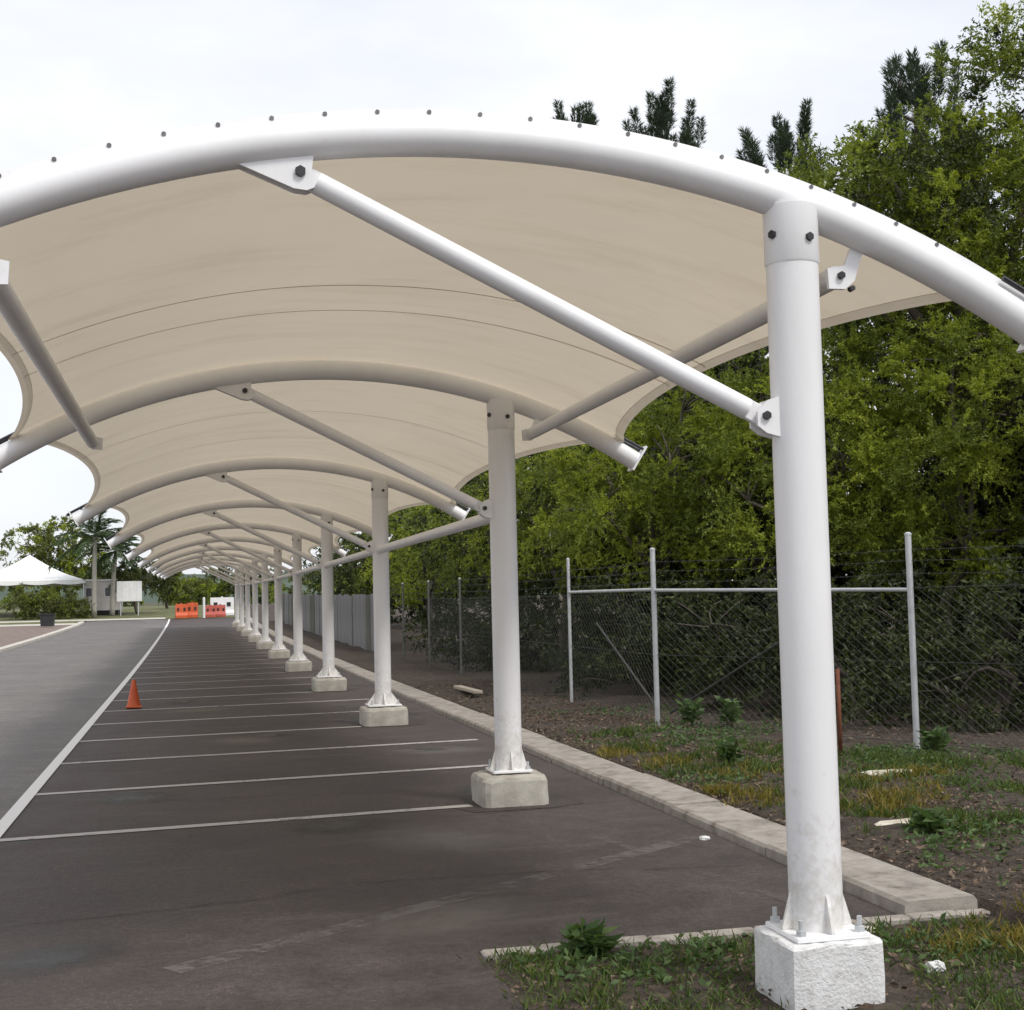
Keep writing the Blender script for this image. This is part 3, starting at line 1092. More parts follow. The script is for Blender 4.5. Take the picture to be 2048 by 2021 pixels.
def tree(name, label, base, blobs, seed, clumps=110, twigs=9, per=14, ln=0.10, wd=0.032, mats=('leaf_mid', 'leaf_dark', 'leaf_bright'), trunk_r=0.14, cat='tree', group=None, csize=0.42, droop=0.25, bark='bark', fork=0.4, dome=0.25):
    g = np.random.default_rng(seed)
    bz = base[2] if len(base) > 2 else gz(base[1]) + 0.05
    root = tag(empty(name, (base[0], base[1], bz)), label, cat, group)
    rel = [(b[0] - base[0], b[1] - base[1], b[2] - bz, b[3], b[4], b[5]) for b in blobs]
    V, mi = crown_quads(rel, clumps, twigs, per, ln, wd, g, csize, droop, dome=dome)
    quads_mesh('crown', V, None, root, mats=mats, midx=mi)
    mb = MB()
    top = max(rel, key=lambda b: b[2])
    fk = (0.1 * g.normal() + top[0] * 0.25, 0.1 * g.normal() + top[1] * 0.25, top[2] * fork)
    limb(mb, (0, 0, -0.1), fk, trunk_r, trunk_r * 0.72, g, 0.0, 5, 9)
    for b in rel:
        limb(mb, fk, b[:3], trunk_r * 0.6, trunk_r * 0.2, g, 0.2)
        for q in range(5):
            d = unit(g.normal(size=3) + np.array([0, 0, 0.3]))
            limb(mb, b[:3], np.array(b[:3]) + d * np.array(b[3:6]) * 0.75, trunk_r * 0.2, 0.012, g, 0.08, 3, 5)
    mb.build('trunk', bark, root, smooth=True)
    return root

# ------------------------------------------------------------------ trees behind the fence
B = ('leaf_bright', 'leaf_mid', 'leaf_bright')
Mx = ('leaf_mid', 'leaf_bright', 'leaf_dark')
D = ('leaf_dark', 'leaf_mid', 'leaf_dark')
U = ('leaf_shaded', 'leaf_dark', 'leaf_dark')
GR = 'trees behind the chain-link fence'
tree('broadleaf_tree', 'tall spreading tree rising above the canopy at the right edge', (9.6, 7.8),
     [(7.1, 7.8, 7.5, 1.0, 1.2, 0.9), (8.0, 7.8, 7.9, 1.2, 1.2, 0.9), (9.3, 7.8, 8.2, 1.3, 1.3, 1.0), (10.6, 7.4, 9.3, 1.4, 1.3, 1.3), (8.6, 7.6, 7.0, 1.6, 1.6, 1.2), (10.4, 7.4, 7.3, 1.8, 1.6, 1.3), (7.6, 8.2, 6.2, 1.4, 1.5, 1.0), (9.6, 7.6, 5.8, 1.9, 1.7, 1.1)],
     11, 300, 22, 29, 0.072, 0.028, ('leaf_mid', 'leaf_bright', 'leaf_dark'), 0.2, group=GR, csize=0.56, dome=0.6)
tree('bushy_tree', 'bright green bushy tree between the second column and the corner post', (4.6, 10.2),
     [(3.9, 9.8, 2.9, 1.0, 1.2, 0.8), (4.8, 9.3, 3.7, 1.2, 1.2, 0.9), (4.2, 11.2, 3.9, 1.3, 1.4, 1.0), (5.2, 10.0, 2.5, 1.2, 1.1, 0.7), (5.3, 10.0, 4.6, 1.1, 1.1, 0.7)],
     12, 112, 22, 34, 0.060, 0.023, B, 0.1, group=GR, csize=0.46, dome=0.7)
tree('bushy_tree', 'yellow-green bushy tree behind the corner post with its crown above the rail', (6.2, 8.0),
     [(5.6, 8.1, 3.0, 1.1, 1.2, 0.9), (6.7, 7.3, 3.2, 1.1, 1.2, 0.9), (6.2, 7.9, 4.3, 1.2, 1.2, 0.8), (6.4, 7.4, 2.3, 1.1, 1.0, 0.6), (7.2, 8.0, 4.6, 1.1, 1.1, 0.8)],
     13, 112, 22, 34, 0.060, 0.023, ('leaf_mid', 'leaf_bright', 'leaf_bright'), 0.1, group=GR, csize=0.46, dome=0.7)
tree('bushy_tree', 'mid green bushy tree seen right of the near column above the fence', (8.3, 6.6),
     [(7.7, 6.9, 3.0, 1.1, 1.2, 0.9), (8.4, 6.2, 3.9, 1.2, 1.2, 0.9), (8.1, 6.6, 2.3, 1.1, 1.0, 0.6), (8.3, 6.8, 4.9, 1.0, 1.1, 0.6)],
     14, 96, 22, 34, 0.060, 0.023, ('leaf_bright', 'leaf_mid', 'leaf_bright'), 0.1, group=GR, csize=0.46, dome=0.7)
tree('leafy_tree', 'dark leafy tree filling the gap behind the bushy trees', (8.4, 12.4),
     [(7.6, 12.2, 4.6, 2.2, 2.0, 2.2), (9.4, 10.8, 4.4, 2.2, 2.0, 2.2), (6.4, 14.0, 4.8, 1.9, 1.9, 1.9), (9.8, 9.2, 3.0, 1.8, 1.8, 1.6)],
     15, 380, 9, 12, 0.11, 0.04, D, 0.18, group=GR)
tree('leafy_tree', 'green tree beside the third column above the tie beam', (5.0, 16.6),
     [(4.8, 16.4, 3.0, 1.4, 1.5, 1.2), (5.6, 15.4, 3.9, 1.5, 1.5, 1.3), (4.7, 18.2, 3.6, 1.4, 1.6, 1.4)],
     16, 300, 9, 12, 0.10, 0.034, Mx, 0.12, group=GR)
tree('leafy_tree', 'dark tree over the near end of the grey sheet fence', (5.2, 23.6),
     [(4.8, 23.0, 3.4, 1.7, 1.9, 1.6), (5.2, 26.0, 3.6, 1.6, 2.0, 1.7), (5.6, 20.6, 3.2, 1.7, 1.8, 1.6)],
     17, 260, 9, 11, 0.12, 0.045, D, 0.14, group=GR)
tree('leafy_tree', 'olive green tree leaning over the middle of the sheet fence', (5.2, 33.5),
     [(4.8, 33, 3.2, 1.8, 2.2, 1.5), (5.2, 37, 3.6, 1.8, 2.3, 1.7), (5.3, 29.5, 3.5, 1.7, 2.0, 1.6)],
     18, 200, 8, 10, 0.15, 0.055, Mx, 0.14, group=GR)
tree('leafy_tree', 'far dark tree over the distant end of the sheet fence', (5.4, 48),
     [(5.0, 46, 3.4, 1.9, 2.8, 1.7), (5.2, 52, 3.7, 1.9, 3.0, 1.8), (5.2, 58, 3.6, 1.9, 3.0, 1.8), (5.2, 65, 3.8, 1.9, 3.2, 1.9)],
     19, 240, 8, 9, 0.2, 0.075, D, 0.16, group=GR)
tree('leafy_tree', 'dark green tree at the far right behind the chain-link', (12.0, 2.2),
     [(11.4, 2.6, 4.2, 1.9, 1.9, 2.0), (12.8, 1.4, 5.4, 2.0, 2.0, 2.2), (11.0, 1.0, 2.6, 1.6, 1.6, 1.4)],
     20, 320, 9, 12, 0.11, 0.04, D, 0.18, group=GR)
# understorey shrubs, shade of the crowns put into their leaf colour
shr = [((4.6, 6.6), 'low dark shrub against the fence left of the corner post'),
       ((5.3, 4.3), 'low dark shrub behind the wire right of the corner post'),
       ((6.2, 2.9), 'sprawling shrub behind the wire hidden partly by the near column'),
       ((7.6, 1.6), 'low shrub behind the wire right of the tall right-hand post'),
       ((4.3, 9.6), 'dense low shrub behind the fence right of the second column'),
       ((4.3, 13.4), 'dense shrub behind the fence left of the second column'),
       ((4.2, 17.6), 'dark shrub behind the fence right of the third column'),
       ((4.2, 21.8), 'dark shrub where the wire meets the grey sheet fence'),
       ((6.6, 5.4), 'leafy shrub deeper behind the corner of the fence'),
       ((5.9, 12.0), 'leafy shrub deep behind the second column')]
for i, (p, lab) in enumerate(shr):
    g = np.random.default_rng(50 + i)
    bl = [(p[0] + g.normal() * 0.4, p[1] + g.normal() * 0.5, 0.25 + 0.45 * q + g.uniform(0, 0.3), g.uniform(0.8, 1.15), g.uniform(0.9, 1.3), g.uniform(0.45, 0.65)) for q in range(3)]
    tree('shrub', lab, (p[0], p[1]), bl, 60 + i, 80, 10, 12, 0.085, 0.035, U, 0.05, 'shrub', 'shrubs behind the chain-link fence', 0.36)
# the wood behind, one mass
g = np.random.default_rng(99)
bl = []
for i in range(125):
    y = g.uniform(-4, 70) if i % 3 == 0 else g.uniform(-4, 22)
    x = g.uniform(9.5, 15) if y < 12 else g.uniform(7.2, 11)
    bl.append((x + max(0, 6 - y) * 0.7, y, g.uniform(0.6, 7.2), g.uniform(1.6, 2.6), g.uniform(1.8, 3.0), g.uniform(1.2, 2.0)))
for i in range(22):
    bl.append((g.uniform(13, 19), g.uniform(-3, 15), g.uniform(0.8, 4.2), 2.5, 2.4, 1.8))
for i in range(14):
    bl.append((g.uniform(10.2, 13.5), g.uniform(0.5, 8.5), g.uniform(0.8, 3.3), 1.6, 1.6, 1.3))
V, mi = crown_quads(bl, 4400, 8, 9, 0.22, 0.12, g, 0.65)
bl2 = []
for i in range(46):
    t = i / 45
    bl2.append((20 + 16 * t + g.uniform(-2, 2), -2 + 62 * t + g.uniform(-2, 2), g.uniform(1.0, 5.5), 3.2, 3.2, 2.3))
V5, mi5 = crown_quads(bl2, 1500, 8, 9, 0.42, 0.24, g, 0.9)
V, mi = np.concatenate([V, V5]), np.concatenate([mi, mi5])
tag(quads_mesh('woodland', V, None, mats=('leaf_shaded', 'leaf_dark', 'leaf_shaded'), midx=mi), 'dark mass of woodland undergrowth far behind the fence', 'woodland', kind='stuff')

# ------------------------------------------------------------------ conifers with upright tufts
def pine(label, base, height, seed, tips, spread, crown_from):
    g = np.random.default_rng(seed)
    bz = gz(base[1]) + 0.05
    root = tag(empty('pine_tree', (base[0], base[1], bz)), label, 'pine tree', 'pines whose tips show above the canopy')
    mb = MB()
    limb(mb, (0, 0, -0.1), (g.normal() * 0.15, g.normal() * 0.15, height * 0.97), 0.24, 0.03, g, 0, 8, 9)
    out = []
    for i in range(tips):
        z = height * (crown_from + (0.96 - crown_from) * (i / (tips - 1)) ** 0.8)
        k = 1 - (z / height - crown_from) / (1 - crown_from)
        a = i * 2.4 + g.uniform(-0.4, 0.4)
        rad = spread * (0.34 + 0.75 * k ** 0.8) * g.uniform(0.65, 1.1)
        e = np.array([math.cos(a) * rad, math.sin(a) * rad, z + 0.12 * rad])
        limb(mb, (0, 0, z - 0.45 * rad), e, 0.05, 0.025, g, -0.1, 4, 5)
        h = g.uniform(0.55, 1.35)
        lean = np.array([math.cos(a), math.sin(a), 0]) * g.uniform(0.05, 0.28)
        nt = 3
        for q in range(nt):
            e2 = e + np.array([g.normal() * 0.2, g.normal() * 0.2, g.normal() * 0.12]) * (q > 0)
            hh = h * (1 if q == 0 else 0.6)
            n = int(520 * hh)
            s = g.uniform(0, 1, (n, 1)) ** 0.9
            axis = e2 + (np.array([0, 0, 1.0]) + lean) * hh * s
            rd = unit(np.concatenate([g.normal(size=(n, 2)), np.zeros((n, 1))], 1))
            wid = 0.30 * (1.0 - 0.65 * s) * g.uniform(0.1, 1, (n, 1)) * (0.75 + 0.35 * np.sin(s * 16 + q * 2))
            p = axis + rd * wid * 0.5
            dd = rd * 0.8 + np.array([0, 0, 0.8]) + lean + g.normal(size=(n, 3)) * 0.25
            out.append(leaves(p, dd, 0.19, 0.02, g))
    # leading shoot
    n = 500
    s = g.uniform(0, 1, (n, 1))
    rd = unit(np.concatenate([g.normal(size=(n, 2)), np.zeros((n, 1))], 1))
    out.append(leaves(np.array([0, 0, height * 0.93]) + np.array([0, 0, 1.3]) * s + rd * 0.12 * (1 - 0.6 * s), rd * 0.6 + np.array([0, 0, 0.9]), 0.2, 0.035, g))
    quads_mesh('crown', np.concatenate(out), 'needle', root)
    mb.build('trunk', 'bark', root, smooth=True)
pine('pine with dark upright tufts peeping above the middle of the front arch', (10.9, 26.0), 15.6, 31, 46, 1.9, 0.42)
pine('small pine tip showing just above the crown of the arch', (8.9, 28.0), 16.0, 32, 40, 1.3, 0.42)
pine('pine tip showing between the arch and the tall right-hand tree', (12.85, 22.0), 13.5, 33, 46, 1.6, 0.42)
pine('tallest pine tip beside the tall spreading tree at top right', (14.4, 18.0), 14.0, 34, 34, 1.5, 0.45)

# ------------------------------------------------------------------ planting strip details
def blades(centres, n_each, h, spread, w, g, lean=0.6):
    T = len(centres) * n_each
    ci = np.repeat(np.arange(len(centres)), n_each)
    base = centres[ci] + np.concatenate([g.normal(size=(T, 2)) * spread, np.zeros((T, 1))], 1)
    d = unit(np.concatenate([g.normal(size=(T, 2)) * lean, np.ones((T, 1))], 1))
    return leaves(base, d, h, w, g)

def bedz(x, y):
    if x < 1.405: return 0.0
    return 0.06 + 0.05 * min(1, (x - 1.405) / 1.2) + gz(y)

def scatter(n, xr, yr, g, pts=None):
    xs = g.uniform(*xr, n); ys = g.uniform(*yr, n)
    return np.array([(x, y, bedz(x, y) - 0.01) for x, y in zip(xs, ys)])

def clustered(centres, n, sd, g):
    out = []
    for (x, y) in centres:
        for _ in range(n):
            a, b2 = x + g.normal() * sd, y + g.normal() * sd * 1.3
            if a < 1.42 and b2 > -4.66: continue
            out.append((a, b2, bedz(a, b2) - 0.01))
    return np.array(out)

g = np.random.default_rng(5)
gp = clustered([(2.0, 2.6), (2.2, 1.6), (1.8, 0.8), (2.4, 0.4), (2.9, 1.4), (3.6, 0.6), (3.2, -0.3), (2.6, -0.8), (3.9, 0.0), (2.3, -2.4), (1.9, -1.4), (4.5, -0.3), (2.1, 3.8), (2.6, -3.0), (3.4, -1.6)], 16, 0.22, g)
V1 = blades(gp, 26, 0.11, 0.045, 0.011, g, 0.7)
# foreground turf in front of the bays
fp = []
for _ in range(430):
    x, y = g.uniform(-1.15, 1.35), g.uniform(-6.6, -4.68)
    dens = 1.0 if x < -0.25 or (x > 0.5) else 0.35
    if abs(x) < 0.3 and abs(y - Y1) < 0.28: continue
    if math.sin(x * 4.1 + 0.7) * math.cos(y * 3.3) + g.uniform(-0.9, 0.9) > 0.5 * dens + 0.1: continue
    fp.append((x, y, -0.01))
V2 = blades(np.array(fp), 20, 0.08, 0.055, 0.008, g, 0.9)
tag(quads_mesh('grass', np.concatenate([V1, V2]), 'grass'), 'green grass growing in the planting strip and in front of the bays', 'grass', kind='stuff')
dp = clustered([(1.75, 1.2), (2.1, 0.2), (1.65, -0.6), (1.8, -1.2), (2.5, -1.6), (2.9, -0.9), (2.2, -2.0), (3.4, -0.6), (1.35, -5.1), (1.0, -5.25), (1.6, 2.2)], 13, 0.17, g)
V3 = blades(dp, 24, 0.11, 0.04, 0.010, g, 0.8)
tag(quads_mesh('dry_grass', V3, 'dry_grass'), 'yellowing grass tufts scattered along the planting strip', 'grass', kind='stuff')
# leaf litter and bark chips
n = 15000
n = 24000
xs = np.concatenate([g.uniform(1.41, 3.2, 9000), g.uniform(1.41, 3.2, 9500), g.uniform(3.0, 5.8, 4000), g.uniform(-1.2, 1.4, 1500)])
ys = np.concatenate([g.uniform(-7, 8, 9000), g.uniform(-7, 14, 9500), g.uniform(-4.5, 6, 4000), g.uniform(-6.5, -4.68, 1500)])
p = np.array([(x, y, bedz(x, y) + g.uniform(0.0, 0.02)) for x, y in zip(xs, ys)])
dd = np.concatenate([g.normal(size=(n, 2)), g.normal(size=(n, 1)) * 0.35], 1)
sz = g.choice([0.35, 0.6, 1.0, 1.5], (n, 1), p=[0.4, 0.3, 0.22, 0.08])
tag(quads_mesh('leaf_litter', leaves(p, dd, 0.05 * sz, 0.02 * sz ** 0.7, g), 'litter'), 'brown leaf litter and bark chips covering the planting strip', 'leaf litter', kind='stuff')
# ground-cover weeds
wx, wy = g.uniform(1.45, 4.6, 2200), g.uniform(-4.5, 7, 2200)
spread_w = np.array([(a, b2, bedz(a, b2) - 0.01) for a, b2 in zip(wx, wy) if math.sin(a * 2.3 + 0.4) + math.cos(b2 * 1.7) + g.uniform(-0.8, 0.8) > 0.1])
wp = clustered([(2.9, 3.4), (2.5, 2.6), (3.9, 1.0), (3.5, 0.0), (2.3, -2.9), (2.0, -3.3), (4.2, 0.6), (1.9, 0.0), (4.8, 0.4), (0.75, -5.15), (-0.35, -5.0), (-0.75, -4.9)], 60, 0.2, g)
wp = np.concatenate([wp, spread_w])
V4 = leaves(np.repeat(wp, 4, 0) + g.normal(size=(len(wp) * 4, 3)) * np.array([0.03, 0.03, 0.012]) + np.array([0, 0, 0.03]), np.concatenate([g.normal(size=(len(wp) * 4, 2)), np.full((len(wp) * 4, 1), 0.35)], 1), 0.05, 0.024, g)
tag(quads_mesh('ground_cover', V4, 'weed'), 'low green weeds spreading over the soil', 'weeds', kind='stuff')

def sapling(label, x, y, h, seed, mat='weed'):
    g = np.random.default_rng(seed)
    root = tag(empty('leafy_plant', (x, y, bedz(x, y) - 0.02)), label, 'plant', 'young plants in the planting strip')
    st, lv = MB(), []
    for s in range(6):
        a = g.uniform(0, 6.28)
        e = np.array([math.cos(a) * h * 0.35, math.sin(a) * h * 0.35, h * g.uniform(0.6, 1)])
        limb(st, (0, 0, 0), e, 0.006, 0.003, g, 0.03, 4, 5)
        t = g.uniform(0.25, 1, (16, 1))
        dd = np.concatenate([g.normal(size=(16, 2)), g.uniform(-0.1, 0.6, (16, 1))], 1)
        lv.append(leaves(e * t, dd, 0.13, 0.06, g))
    st.build('stem', 'leaf_dark', root)
    quads_mesh('foliage', np.concatenate(lv), mat, root)
sapling('young leafy plant just right of the corner fence post', 3.15, 4.2, 0.36, 1)
sapling('second leafy plant further right along the fence from the corner post', 3.5, 3.85, 0.38, 2)
sapling('broad green weed in the soil just right of the near column', 2.05, -2.95, 0.20, 3)
sapling('small green plant at the foot of the tall right-hand post', 4.25, 0.75, 0.24, 4)
sapling('small plant at the kerb edge behind the near column', 2.3, 0.9, 0.26, 5)
sapling('green weed standing at the front edging left of the near footing', -0.72, -4.78, 0.15, 6)

def stone(name, label, x, y, s, seed, mat='stone', rz=0.0, cat='stone', z=None):
    g = np.random.default_rng(seed)
    mb = MB()
    n, m_ = 9, 5
    vs, fs = [], []
    for i in range(m_ + 1):
        ph = math.pi * i / m_
        for j in range(n):
            a = 2 * math.pi * j / n
            w = g.uniform(0.82, 1.12)
            sx = math.copysign(abs(math.cos(a)) ** 0.7, math.cos(a)) * math.sin(ph) ** 0.6 if 0 < i < m_ else 0
            sy = math.copysign(abs(math.sin(a)) ** 0.7, math.sin(a)) * math.sin(ph) ** 0.6 if 0 < i < m_ else 0
            vs.append((sx * s[0] * w, sy * s[1] * w, math.cos(ph) * s[2] * w))
    for i in range(m_):
        for j in range(n):
            fs.append((i * n + j, i * n + (j + 1) % n, (i + 1) * n + (j + 1) % n, (i + 1) * n + j))
    mb.add(vs, fs)
    o = mb.build(name, mat)
    o.location = (x, y, (bedz(x, y) if z is None else z) + s[2] * 0.5)
    o.rotation_euler = (0, 0, rz)
    tag(o, label, cat)
stone('broken_slab', 'long pale broken slab lying on the soil right of the near column', 2.1, -2.6, (0.26, 0.07, 0.03), 1, rz=0.15)
stone('broken_slab', 'flat pale slab in the weeds near the tall right-hand post', 3.15, -0.45, (0.24, 0.09, 0.03), 2, rz=-0.1)
stone('pebble', 'white pebble on the asphalt beside the kerb', 0.85, -2.15, (0.04, 0.03, 0.018), 3, 'white_concrete', cat='pebble', z=0.0)
stone('rubble', 'small pale lump of rubble in the bottom right planting', 0.62, -5.5, (0.045, 0.035, 0.03), 4, 'white_concrete')
stone('rubble', 'pinkish stone fragment between the kerb and the near column', 0.62, -4.75, (0.11, 0.03, 0.02), 5, rz=-0.6)
pl = MB().box((0, 0, 0), (0.15, 1.5, 0.05), bev=0.006).build('timber_board', 'wood')
pl.location = (1.93, 11.4, 0.16)
pl.rotation_euler = (0.0, 0.04, 0.03)
tag(pl, 'pale timber board lying along the kerb left of the second column', 'board')
rp = MB().tube([(0, 0, 0), (0.0, 0.0, 0.85)], 0.02, 10).build('steel_stake', 'rust', smooth=True)
rp.location = (3.46, 1.07, 0.06)
tag(rp, 'rusty steel stake standing just behind the near column', 'stake')

# ------------------------------------------------------------------ traffic cone
def make_cone(label, x, y, h):
    root = tag(empty('traffic_cone', (x, y, gz(y) + 0.012)), label, 'traffic cone')
    k = h / 0.45
    mb = MB()
    prof = [(0.115, 0.03), (0.105, 0.05), (0.03, 0.44), (0.024, 0.45), (0.0, 0.45)]
    n = 24
    vs = [(r_ * k * math.cos(2 * math.pi * j / n), r_ * k * math.sin(2 * math.pi * j / n), z * k) for r_, z in prof for j in range(n)]
    fs = [(i * n + j, i * n + (j + 1) % n, (i + 1) * n + (j + 1) % n, (i + 1) * n + j) for i in range(len(prof) - 1) for j in range(n)]
    mb.add(vs, fs).build('body', 'orange', root, smooth='auto')
    MB().box((0, 0, 0.015 * k), (0.25 * k, 0.25 * k, 0.03 * k), bev=0.008).build('base', 'orange', root)
make_cone('small orange traffic cone beside the white edge line', -3.42, 12.33, 0.45)

# ------------------------------------------------------------------ far end of the car park
def barrier(label, x, y, w, h, mat, rz=0):
    root = tag(empty('water_barrier', (x, y, gz(y) + 0.03), rz), label, 'barrier', 'plastic barriers at the far end')
    mb = MB()
    mb.prism([(-0.28, 0), (0.28, 0), (0.28, 0.18), (0.14, 0.38), (0.09, h), (-0.09, h), (-0.14, 0.38), (-0.28, 0.18)], 'x', -w / 2, w / 2)
    mb.build('body', mat, root)
    for s in (-1, 1):
        MB().box((s * w * 0.28, -0.145, h * 0.62), (w * 0.16, 0.05, h * 0.22)).build('recess_shade', 'black_plastic', root)  # black block stands in for the shade inside a recess
    MB().box((0, 0, h + 0.03), (0.12, 0.1, 0.06), bev=0.01).build('filler_cap', mat, root)
barrier('leftmost orange plastic barrier at the far end of the bays', -3.15, 84.6, 0.75, 0.95, 'orange', 0.1)
barrier('second orange plastic barrier at the far end, beside the leftmost', -2.4, 84.9, 0.7, 1.0, 'orange', -0.1)
barrier('red plastic barrier right of the white marker post at the far end', -1.2, 84.8, 0.7, 0.8, 'red', 0.0)
barrier('rightmost red plastic barrier near the last columns', -0.55, 85.2, 0.65, 0.8, 'red', 0.15)
barrier('white plastic barrier behind the red ones at the far end', -0.4, 86.8, 1.6, 1.25, 'white_plastic', 0.05)
mk = MB().tube([(0, 0, 0), (0, 0, 1.35), (0, 0, 1.4)], [0.08, 0.08, 0.04], 12).build('marker_post', 'white_plastic', smooth='auto')
mk.location = (-1.65, 84.4, gz(84.4))
tag(mk, 'white marker post between the orange and red barriers', 'post')

# sign board on posts
sb = tag(empty('sign_board', (-6.74, 90, gz(90))), 'blank white sign board on two posts beyond the road', 'sign')
MB().box((0, 0, 1.74), (1.72, 0.05, 1.42), bev=0.006).build('panel', 'white_plastic', sb)
for sx in (-1, 1):
    MB().tube([(sx * 0.6, 0.07, -0.1), (sx * 0.6, 0.07, 2.4)], 0.04, 10).build('post', 'galv', sb, smooth='auto')
for sx in (-0.5, 0, 0.5):
    MB().box((sx * 0.98, -0.0285, 1.74), (0.012, 0.006, 1.4)).build('joint_strip', 'galv', sb)

# white marquee at the left edge
mq = tag(empty('marquee', (-13.85, 94, gz(94))), 'white marquee with a peaked roof at the left edge', 'marquee')
W2, H1, H2 = 4.1, 2.45, 4.4
rv = [(-W2, -W2, H1), (W2, -W2, H1), (W2, W2, H1), (-W2, W2, H1), (0, 0, H2)]
n = 8
vs, fs = [], []
for s in range(4):
    a, b2 = Vector(rv[s]), Vector(rv[(s + 1) % 4])
    base = len(vs)
    for i in range(n + 1):
        for j in range(n + 1):
            e = a.lerp(b2, j / n)
            q = e.lerp(Vector(rv[4]), i / n)
            q.z -= 0.35 * math.sin(math.pi * i / n) * 0.8
            vs.append(tuple(q))
    for i in range(n):
        for j in range(n):
            k = base + i * (n + 1) + j
            fs.append((k, k + 1, k + n + 2, k + n + 1))
link('roof', vs, fs, 'tent', mq, smooth=True)
for s in range(4):
    a, b2 = Vector(rv[s]), Vector(rv[(s + 1) % 4])
    vs, fs = [], []
    for j in range(17):
        e = a.lerp(b2, j / 16)
        vs += [tuple(e), (e.x * 1.004, e.y * 1.004, e.z - 0.22 - 0.1 * abs(math.sin(j * math.pi / 4)))]
    fs = [(2 * j, 2 * j + 1, 2 * j + 3, 2 * j + 2) for j in range(16)]
    link('valance', vs, fs, 'tent', mq)
for sx in (-1, 1):
    for sy in (-1, 1):
        MB().tube([(sx * W2 * 0.98, sy * W2 * 0.98, -0.1), (sx * W2 * 0.98, sy * W2 * 0.98, H1)], 0.05, 10).build('pole', 'galv', mq, smooth='auto')

# pale site cabin behind the palms
cb = tag(empty('site_cabin', (-8.7, 93.2, gz(93.2))), 'pale site cabin standing behind the palm trunks', 'cabin')
MB().box((0, 0, 1.35), (2.6, 3.4, 2.1)).build('wall', 'cabin', cb)
MB().box((0, 0, 2.45), (2.8, 3.6, 0.12), bev=0.02).build('roof', 'white_plastic', cb)
for sx in (-0.75, 0.55):
    wv = MB().box((sx, -1.715, 1.6), (0.75, 0.04, 0.7)).build('window', 'white_plastic', cb)
    MB().box((sx, -1.738, 1.6), (0.63, 0.012, 0.58)).build('pane', 'glass', wv)
MB().box((0, 0, 0.14), (2.2, 3.0, 0.3)).build('skid', 'black_plastic', cb)
bin_ = tag(empty('black_bin', (-10.8, 75, gz(75) + 0.06)), 'black plastic bin at the left edge beside the road kerb', 'bin')
MB().prism([(-0.36, 0.05), (0.36, 0.05), (0.42, 0.72), (-0.42, 0.72)], 'y', -0.3, 0.3).build('body', 'black_plastic', bin_)
MB().box((0, 0, 0.75), (0.92, 0.68, 0.06), bev=0.015).build('lid', 'black_plastic', bin_)

# low hedge and trees on the left
tree('hedge_shrub', 'tall hedge shrub under the marquee edge', (-11.6, 88), [(-11.0, 88, 1.9, 1.0, 0.8, 0.8), (-12.4, 88.3, 1.8, 1.1, 0.8, 0.9), (-13.8, 88, 2.0, 1.2, 0.8, 0.9), (-9.9, 88.4, 1.6, 0.8, 0.7, 0.6)], 71, 170, 7, 9, 0.17, 0.08, ('leaf_olive', 'leaf_mid', 'leaf_olive'), 0.05, 'shrub')
tree('leafy_tree', 'olive green tree left of the palms behind the marquee', (-12.2, 101), [(-12.6, 101, 6.9, 2.2, 2.0, 1.8), (-10.8, 101, 6.0, 1.7, 1.5, 1.5), (-14.6, 101, 6.3, 2.2, 1.8, 1.9), (-12.8, 101.5, 4.4, 2.5, 1.5, 1.5), (-11.0, 101, 4.4, 1.8, 1.4, 1.2)], 72, 330, 8, 10, 0.2, 0.085, ('leaf_olive', 'leaf_bright', 'leaf_mid'), 0.2)
tree('leafy_tree', 'brownish green tree seen beyond the sign board', (-6.2, 92), [(-6.8, 92, 3.9, 1.5, 1.3, 1.0), (-5.3, 92.5, 3.7, 1.4, 1.3, 0.9), (-8.4, 93, 3.8, 1.4, 1.3, 1.0)], 73, 150, 8, 9, 0.2, 0.09, ('leaf_olive', 'leaf_dark', 'leaf_olive'), 0.14)
tree('leafy_tree', 'rounded tree at the far end left of the barriers', (-4.3, 100), [(-4.4, 100, 3.2, 1.1, 1.1, 1.4), (-4.2, 100, 4.3, 0.8, 0.8, 0.9)], 74, 90, 8, 9, 0.2, 0.09, ('leaf_mid', 'leaf_olive', 'leaf_dark'), 0.12)
tree('leafy_tree', 'bright green tree behind the orange barriers', (-2.6, 112), [(-3.0, 112, 2.9, 1.4, 1.2, 0.9), (-1.8, 113, 3.0, 1.2, 1.2, 0.8)], 75, 90, 8, 9, 0.2, 0.1, ('leaf_bright', 'leaf_olive', 'leaf_mid'), 0.12)
tree('leafy_tree', 'dark tree filling the far opening behind the red barriers', (0.6, 120), [(-0.2, 120, 3.6, 1.8, 1.5, 1.5), (1.9, 120, 3.9, 1.8, 1.5, 1.8), (3.4, 118, 3.4, 1.8, 1.5, 1.7)], 76, 130, 8, 9, 0.24, 0.11, ('leaf_dark', 'leaf_mid', 'leaf_dark'), 0.16)

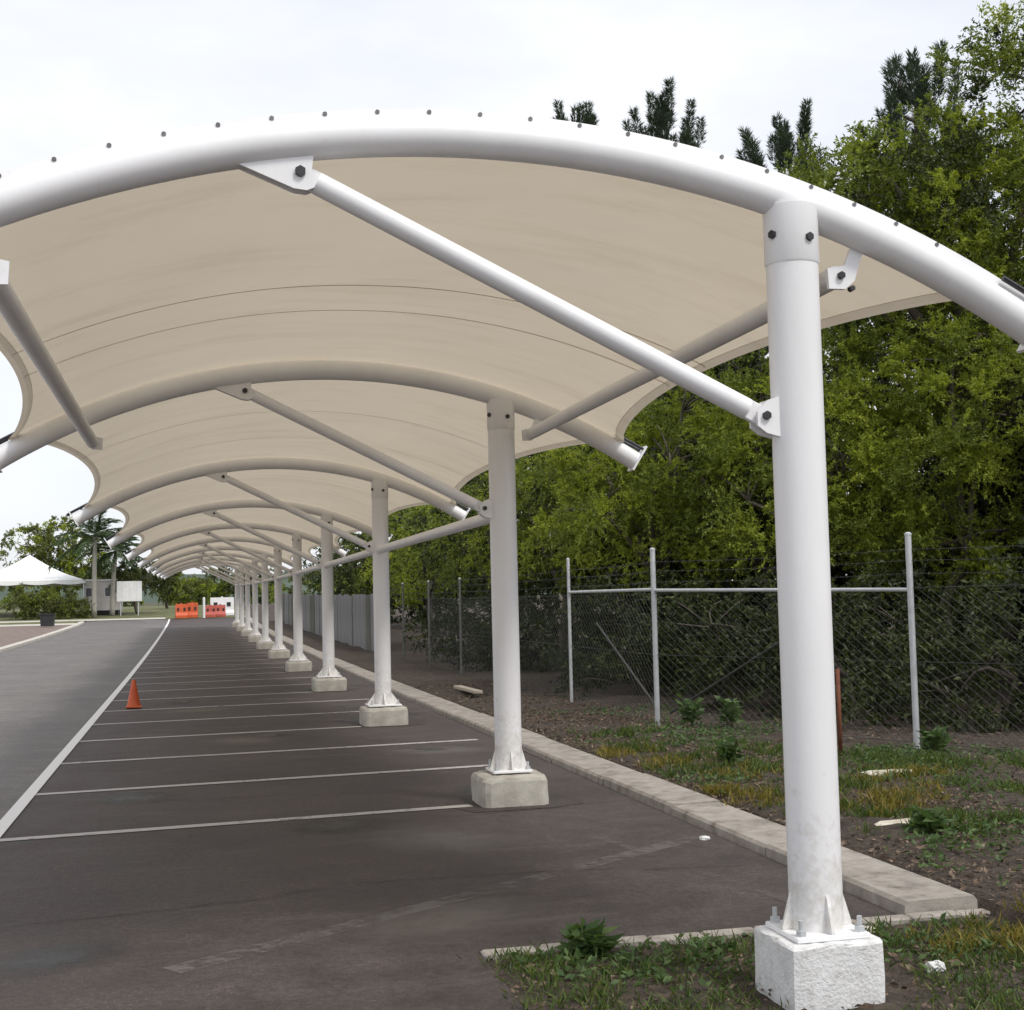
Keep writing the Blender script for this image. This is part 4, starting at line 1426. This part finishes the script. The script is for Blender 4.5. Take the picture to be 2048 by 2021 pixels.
def palm(label, x, y, hz, seed, nf=17, fl=2.1, top=None):
    g = np.random.default_rng(seed)
    z0 = gz(y)
    root = tag(empty('palm_tree', (x, y, z0)), label, 'palm tree', 'palms beyond the road')
    mb = MB()
    h = hz - z0
    bx, by = g.normal() * 0.15, g.normal() * 0.1
    pts = [(bx * (t / 8) ** 2, by * (t / 8) ** 2, h * t / 8) for t in range(9)]
    mb.tube(pts, [0.19 - 0.008 * t for t in range(9)], 10)
    mb.build('trunk', 'pale_bark', root, smooth=True)
    c = np.array(pts[-1])
    for i in range(nf):
        a = i * 2.399 + g.uniform(-0.2, 0.2)
        el = R(80) - R(105) * (i / nf) + g.uniform(-0.1, 0.1)
        L_ = fl * g.uniform(0.85, 1.1)
        d = np.array([math.cos(a) * math.cos(el), math.sin(a) * math.cos(el), math.sin(el)])
        q = []
        for t in np.linspace(0, 1, 24):
            q.append(c + d * L_ * t + np.array([0, 0, -0.42 * L_ * t * t]))
        q = np.array(q)
        side = unit(np.cross(d, np.array([0, 0, 1.0])))
        P_, Dr = [], []
        for t in range(2, 24):
            tg = unit(q[t] - q[t - 1])
            for sg in (-1, 1):
                for rep in range(2):
                    P_.append(q[t] + tg * 0.04 * rep)
                    Dr.append(side * sg * 0.85 + tg * 0.75 + np.array([0, 0, -0.35]) + g.normal(size=3) * 0.1)
        V = leaves(np.array(P_), np.array(Dr), 0.7, 0.075, g)
        rv = np.stack([q[:-1] - side * 0.02, q[:-1] + side * 0.02, q[1:] + side * 0.02, q[1:] - side * 0.02], 1)
        quads_mesh('frond', np.concatenate([V, rv]), 'palm', root)
palm('nearer palm tree with upright fronds left of the canopy edge', -9.0, 88, 6.5, 81, 20, 3.0)
palm('shorter palm tree just right of the nearer palm', -7.9, 90, 5.6, 82, 18, 2.5)

g = np.random.default_rng(98)
bl = []
for i in range(60):
    x = g.uniform(-70, 30)
    bl.append((x, g.uniform(150, 190), g.uniform(1.8, 4.2) + 0.6 * math.sin(x * 0.3), g.uniform(2.2, 4.0), 2.5, g.uniform(1.4, 2.4)))
V, mi = crown_quads(bl, 1000, 7, 8, 0.5, 0.26, g, 0.9)
tag(quads_mesh('tree_belt', V, None, mats=('leaf_dark', 'leaf_mid', 'leaf_olive'), midx=mi), 'distant belt of trees beyond the lawn at the far end', 'trees', kind='stuff')

# distant wooded hills closing the view
def hill(name, x0, x1, y, h, seed, z0=-3):
    g = np.random.default_rng(seed)
    n = 60
    vs, fs = [], []
    ph = g.uniform(0, 6, 4)
    rows = [(-60, 0.0), (-30, 0.45), (0, 1.0), (40, 0.6), (90, 0.0)]
    for i in range(n + 1):
        x = x0 + (x1 - x0) * i / n
        t = i / n
        hh = h * (0.62 + 0.22 * math.sin(5 * t + ph[0]) + 0.12 * math.sin(13 * t + ph[1]) + 0.05 * math.sin(37 * t + ph[2])) * math.sin(math.pi * t) ** 0.35
        for dy, k in rows:
            vs.append((x, y + dy, z0 + (hh - z0) * k))
    m_ = len(rows)
    for i in range(n):
        for j in range(m_ - 1):
            a = i * m_ + j
            fs.append((a, a + m_, a + m_ + 1, a + 1))
    o = link(name, vs, fs, 'hill', smooth=True)
    o['kind'] = 'structure'
hill('hill', -160, 140, 520, 17, 4)
hill('hill', -700, 500, 1500, 62, 6)
